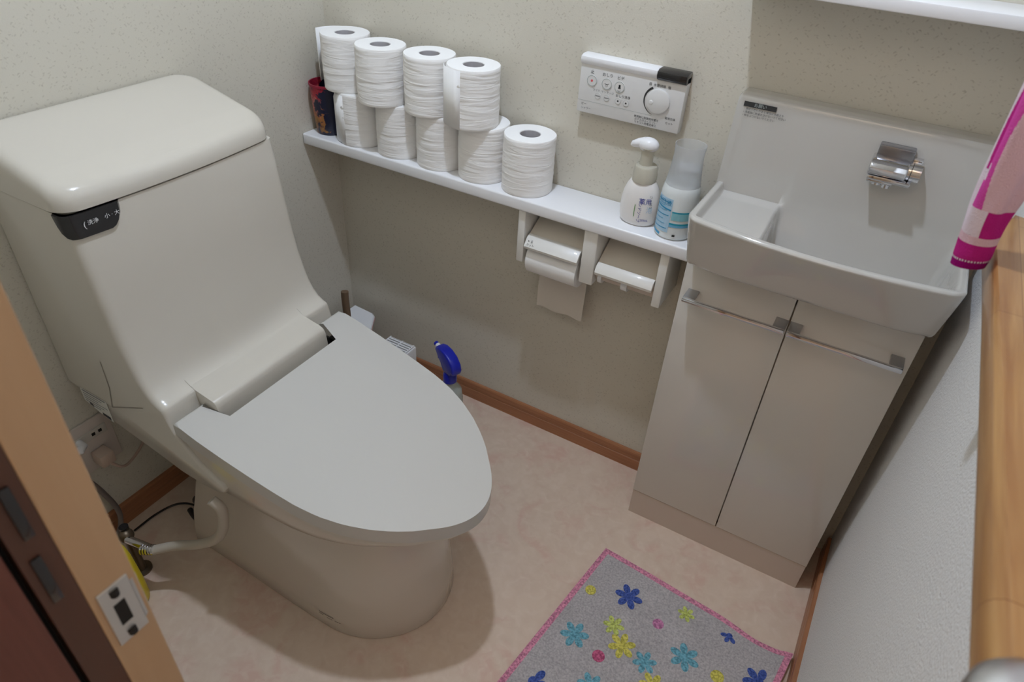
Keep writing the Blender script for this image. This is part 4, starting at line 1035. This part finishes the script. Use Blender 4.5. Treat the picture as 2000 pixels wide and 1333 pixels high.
bm = bmesh.new(); cyl(bm, P0 + hd * 0.050 + up_v * 0.225, P0 + hd * 0.058 + up_v * 0.226, 0.007, n=16); nz = obj('nozzle_collar', bm, m_white, head)
bm = bmesh.new(); cyl(bm, P0 + hd * 0.058 + up_v * 0.226, P0 + hd * 0.066 + up_v * 0.227, 0.0065, n=12); obj('nozzle_cap', bm, m_bl, nz) if False else obj('nozzle', bm, m_bl, head)
origin_to(sb, (qx, qy, 0))

# ================================================================== floor mat
def mat_obj():
    m_mat = mat('mat_pile', (0.42, 0.40, 0.40), 1.0, spec=0.05); t, N, L, b = nt(m_mat)
    pos = node(t, 'ShaderNodeNewGeometry').outputs['Position']
    nA = node(t, 'ShaderNodeTexNoise', Scale=260.0, Detail=3.0); L.new(pos, nA.inputs['Vector'])
    nB = node(t, 'ShaderNodeTexNoise', Scale=14.0, Detail=3.0); L.new(pos, nB.inputs['Vector'])
    r_ = ramp(t, nA.outputs[0], [(0.3, (0.36, 0.335, 0.335)), (0.7, (0.56, 0.525, 0.515))])
    r2_ = ramp(t, nB.outputs[0], [(0.3, (0.9, 0.9, 0.9)), (0.7, (1.05, 1.05, 1.05))])
    L.new(mixc(t, 1.0, r_.outputs[0], r2_.outputs[0], 'MULTIPLY'), b.inputs['Base Color'])
    bp = node(t, 'ShaderNodeBump', Strength=0.8, Distance=0.002); L.new(nA.outputs[0], bp.inputs['Height']); L.new(bp.outputs[0], b.inputs['Normal'])
    def fm(name, c):
        m = mat(name, c, 1.0, spec=0.05); t, N, L, b = nt(m)
        nA = node(t, 'ShaderNodeTexNoise', Scale=240.0, Detail=3.0); L.new(node(t, 'ShaderNodeNewGeometry').outputs['Position'], nA.inputs['Vector'])
        r_ = ramp(t, nA.outputs[0], [(0.35, tuple(v * 0.65 for v in c)), (0.62, tuple(min(1, v * 1.25 + 0.03) for v in c))]); L.new(r_.outputs[0], b.inputs['Base Color'])
        bp = node(t, 'ShaderNodeBump', Strength=0.8, Distance=0.002); L.new(nA.outputs[0], bp.inputs['Height']); L.new(bp.outputs[0], b.inputs['Normal'])
        return m
    mats = [m_mat, fm('mat_border_pink', (0.62, 0.24, 0.34)), fm('flower_blue', (0.05, 0.09, 0.32)), fm('flower_cyan', (0.14, 0.36, 0.44)), fm('flower_lime', (0.50, 0.56, 0.14)), fm('flower_yellow', (0.58, 0.52, 0.10)), fm('dot_pink', (0.52, 0.20, 0.36)), fm('dot_magenta', (0.50, 0.10, 0.20))]
    bm = bmesh.new()
    P00 = Vector((0.944, -0.270)); P10 = Vector((1.362, -0.305)); P01 = Vector((0.860, -0.90)); P11 = Vector((1.285, -0.935))
    def pt(u, v):
        p = P00 * (1 - u) * (1 - v) + P10 * u * (1 - v) + P01 * (1 - u) * v + P11 * u * v
        sag = -0.010 * math.exp(-((u - 0.83) / 0.12) ** 2) * (1 - v) ** 8   # edge droops a little before the corner
        z = 0.0055 + 0.010 * sstep(0.93, 1.0, u) * (1 - v) ** 3 + 0.0016 * math.sin(u * 9 + v * 4) * (1 - v) * 0.6 + 0.001
        return Vector((min(p.x, W - 0.010), p.y + sag, z))
    nu, nv = 44, 60; bw = 0.012
    us_ = [0, bw / 0.42] + [bw / 0.42 + (1 - 2 * bw / 0.42) * k / nu for k in range(1, nu + 1)] + [1.0]
    vs_ = [0, bw / 0.64] + [bw / 0.64 + (1 - 2 * bw / 0.64) * k / nv for k in range(1, nv + 1)] + [1.0]
    G = [[bm.verts.new(pt(u, v)) for v in vs_] for u in us_]; G2 = [[bm.verts.new((g.co.x, g.co.y, max(0.0006, g.co.z - 0.006))) for g in r_] for r_ in G]
    for i in range(len(us_) - 1):
        for j in range(len(vs_) - 1):
            f = bm.faces.new([G[i][j], G[i][j + 1], G[i + 1][j + 1], G[i + 1][j]])
            f.material_index = 1 if (i == 0 or j == 0 or i == len(us_) - 2 or j == len(vs_) - 2) else 0
            bm.faces.new([G2[i][j], G2[i + 1][j], G2[i + 1][j + 1], G2[i][j + 1]])
    nU, nV = len(us_), len(vs_)
    for i in range(nU - 1):
        for j, s in ((0, 1), (nV - 1, -1)): bm.faces.new([G[i][j], G[i + 1][j], G2[i + 1][j], G2[i][j]]).material_index = 1
    for j in range(nV - 1):
        for i in (0, nU - 1): bm.faces.new([G[i][j], G2[i][j], G2[i][j + 1], G[i][j + 1]]).material_index = 1
    # woven flowers: petals laid just over the pile, following the mat surface
    ex = (P10 - P00).normalized(); ey = (P01 - P00).normalized()
    def surf(p):
        u = (p - P00).dot(ex) / 0.42; v = (p - P00).dot(ey) / 0.64
        if u < 0.03 or v < 0.02 or u > 0.97 or v > 0.98: return None
        q_ = pt(u, v); return Vector((p.x, p.y, q_.z + 0.0007))
    def blob(cx_, cy_, ra, rb, rot, mi, n=14):
        pts = []
        for k in range(n):
            a = 2 * PI * k / n; d = Vector((ra * math.cos(a), rb * math.sin(a))); d = Vector((d.x * math.cos(rot) - d.y * math.sin(rot), d.x * math.sin(rot) + d.y * math.cos(rot)))
            s_ = surf(Vector((cx_, cy_)) + d)
            if s_ is None: return
            pts.append(bm.verts.new(s_))
        f = bm.faces.new(pts); f.material_index = mi
    def flower(x, y, r, mi, rot, petals=6):
        for k in range(petals):
            a = rot + 2 * PI * k / petals; blob(x + 0.60 * r * math.cos(a), y + 0.60 * r * math.sin(a), 0.40 * r, 0.25 * r, a, mi)
        blob(x, y, 0.34 * r, 0.34 * r, 0, mi)
    for (x, y, r, mi, rot, kd) in [
        (1.035, -0.357, 0.0295, 2, 0.1, 'f'), (0.975, -0.494, 0.029, 3, 0.4, 'f'), (1.034, -0.434, 0.022, 4, 0.2, 'f'), (1.065, -0.465, 0.028, 5, 0.6, 'f'),
        (1.152, -0.330, 0.018, 4, 0.0, 'f'), (1.179, -0.422, 0.030, 3, 0.9, 'f'), (1.116, -0.473, 0.024, 3, 0.5, 'f'), (1.145, -0.508, 0.026, 5, 0.3, 'f'),
        (1.045, -0.570, 0.026, 3, 0.2, 'f'), (1.318, -0.395, 0.031, 2, 0.4, 'f'), (1.243, -0.330, 0.018, 2, 0.3, 'f'), (1.246, -0.426, 0.013, 5, 0, 'd'),
        (0.960, -0.386, 0.0115, 5, 0, 'd'), (1.110, -0.382, 0.0115, 6, 0, 'd'), (1.034, -0.509, 0.0125, 7, 0, 'd'),
        (0.95, -0.62, 0.03, 2, 0.2, 'f'), (1.00, -0.72, 0.028, 4, 0.5, 'f'), (1.12, -0.66, 0.03, 3, 0.1, 'f'), (1.22, -0.58, 0.026, 5, 0.4, 'f'), (1.25, -0.72, 0.03, 2, 0.7, 'f'), (0.93, -0.80, 0.012, 6, 0, 'd'), (1.10, -0.80, 0.03, 3, 0.3, 'f'), (1.2, -0.84, 0.012, 7, 0, 'd')]:
        if kd == 'd': blob(x, y, r, r, 0, mi, 18)
        else: flower(x, y, r, mi, rot)
    me = bpy.data.meshes.new('floor_mat'); bm.to_mesh(me); bm.free()
    for mm in mats: me.materials.append(mm)
    o = bpy.data.objects.new('floor_mat', me); C.objects.link(o)
    return tag(o, 'grey floor mat with coloured flowers and a pink border in front of the cabinet', 'mat')
mat_obj()
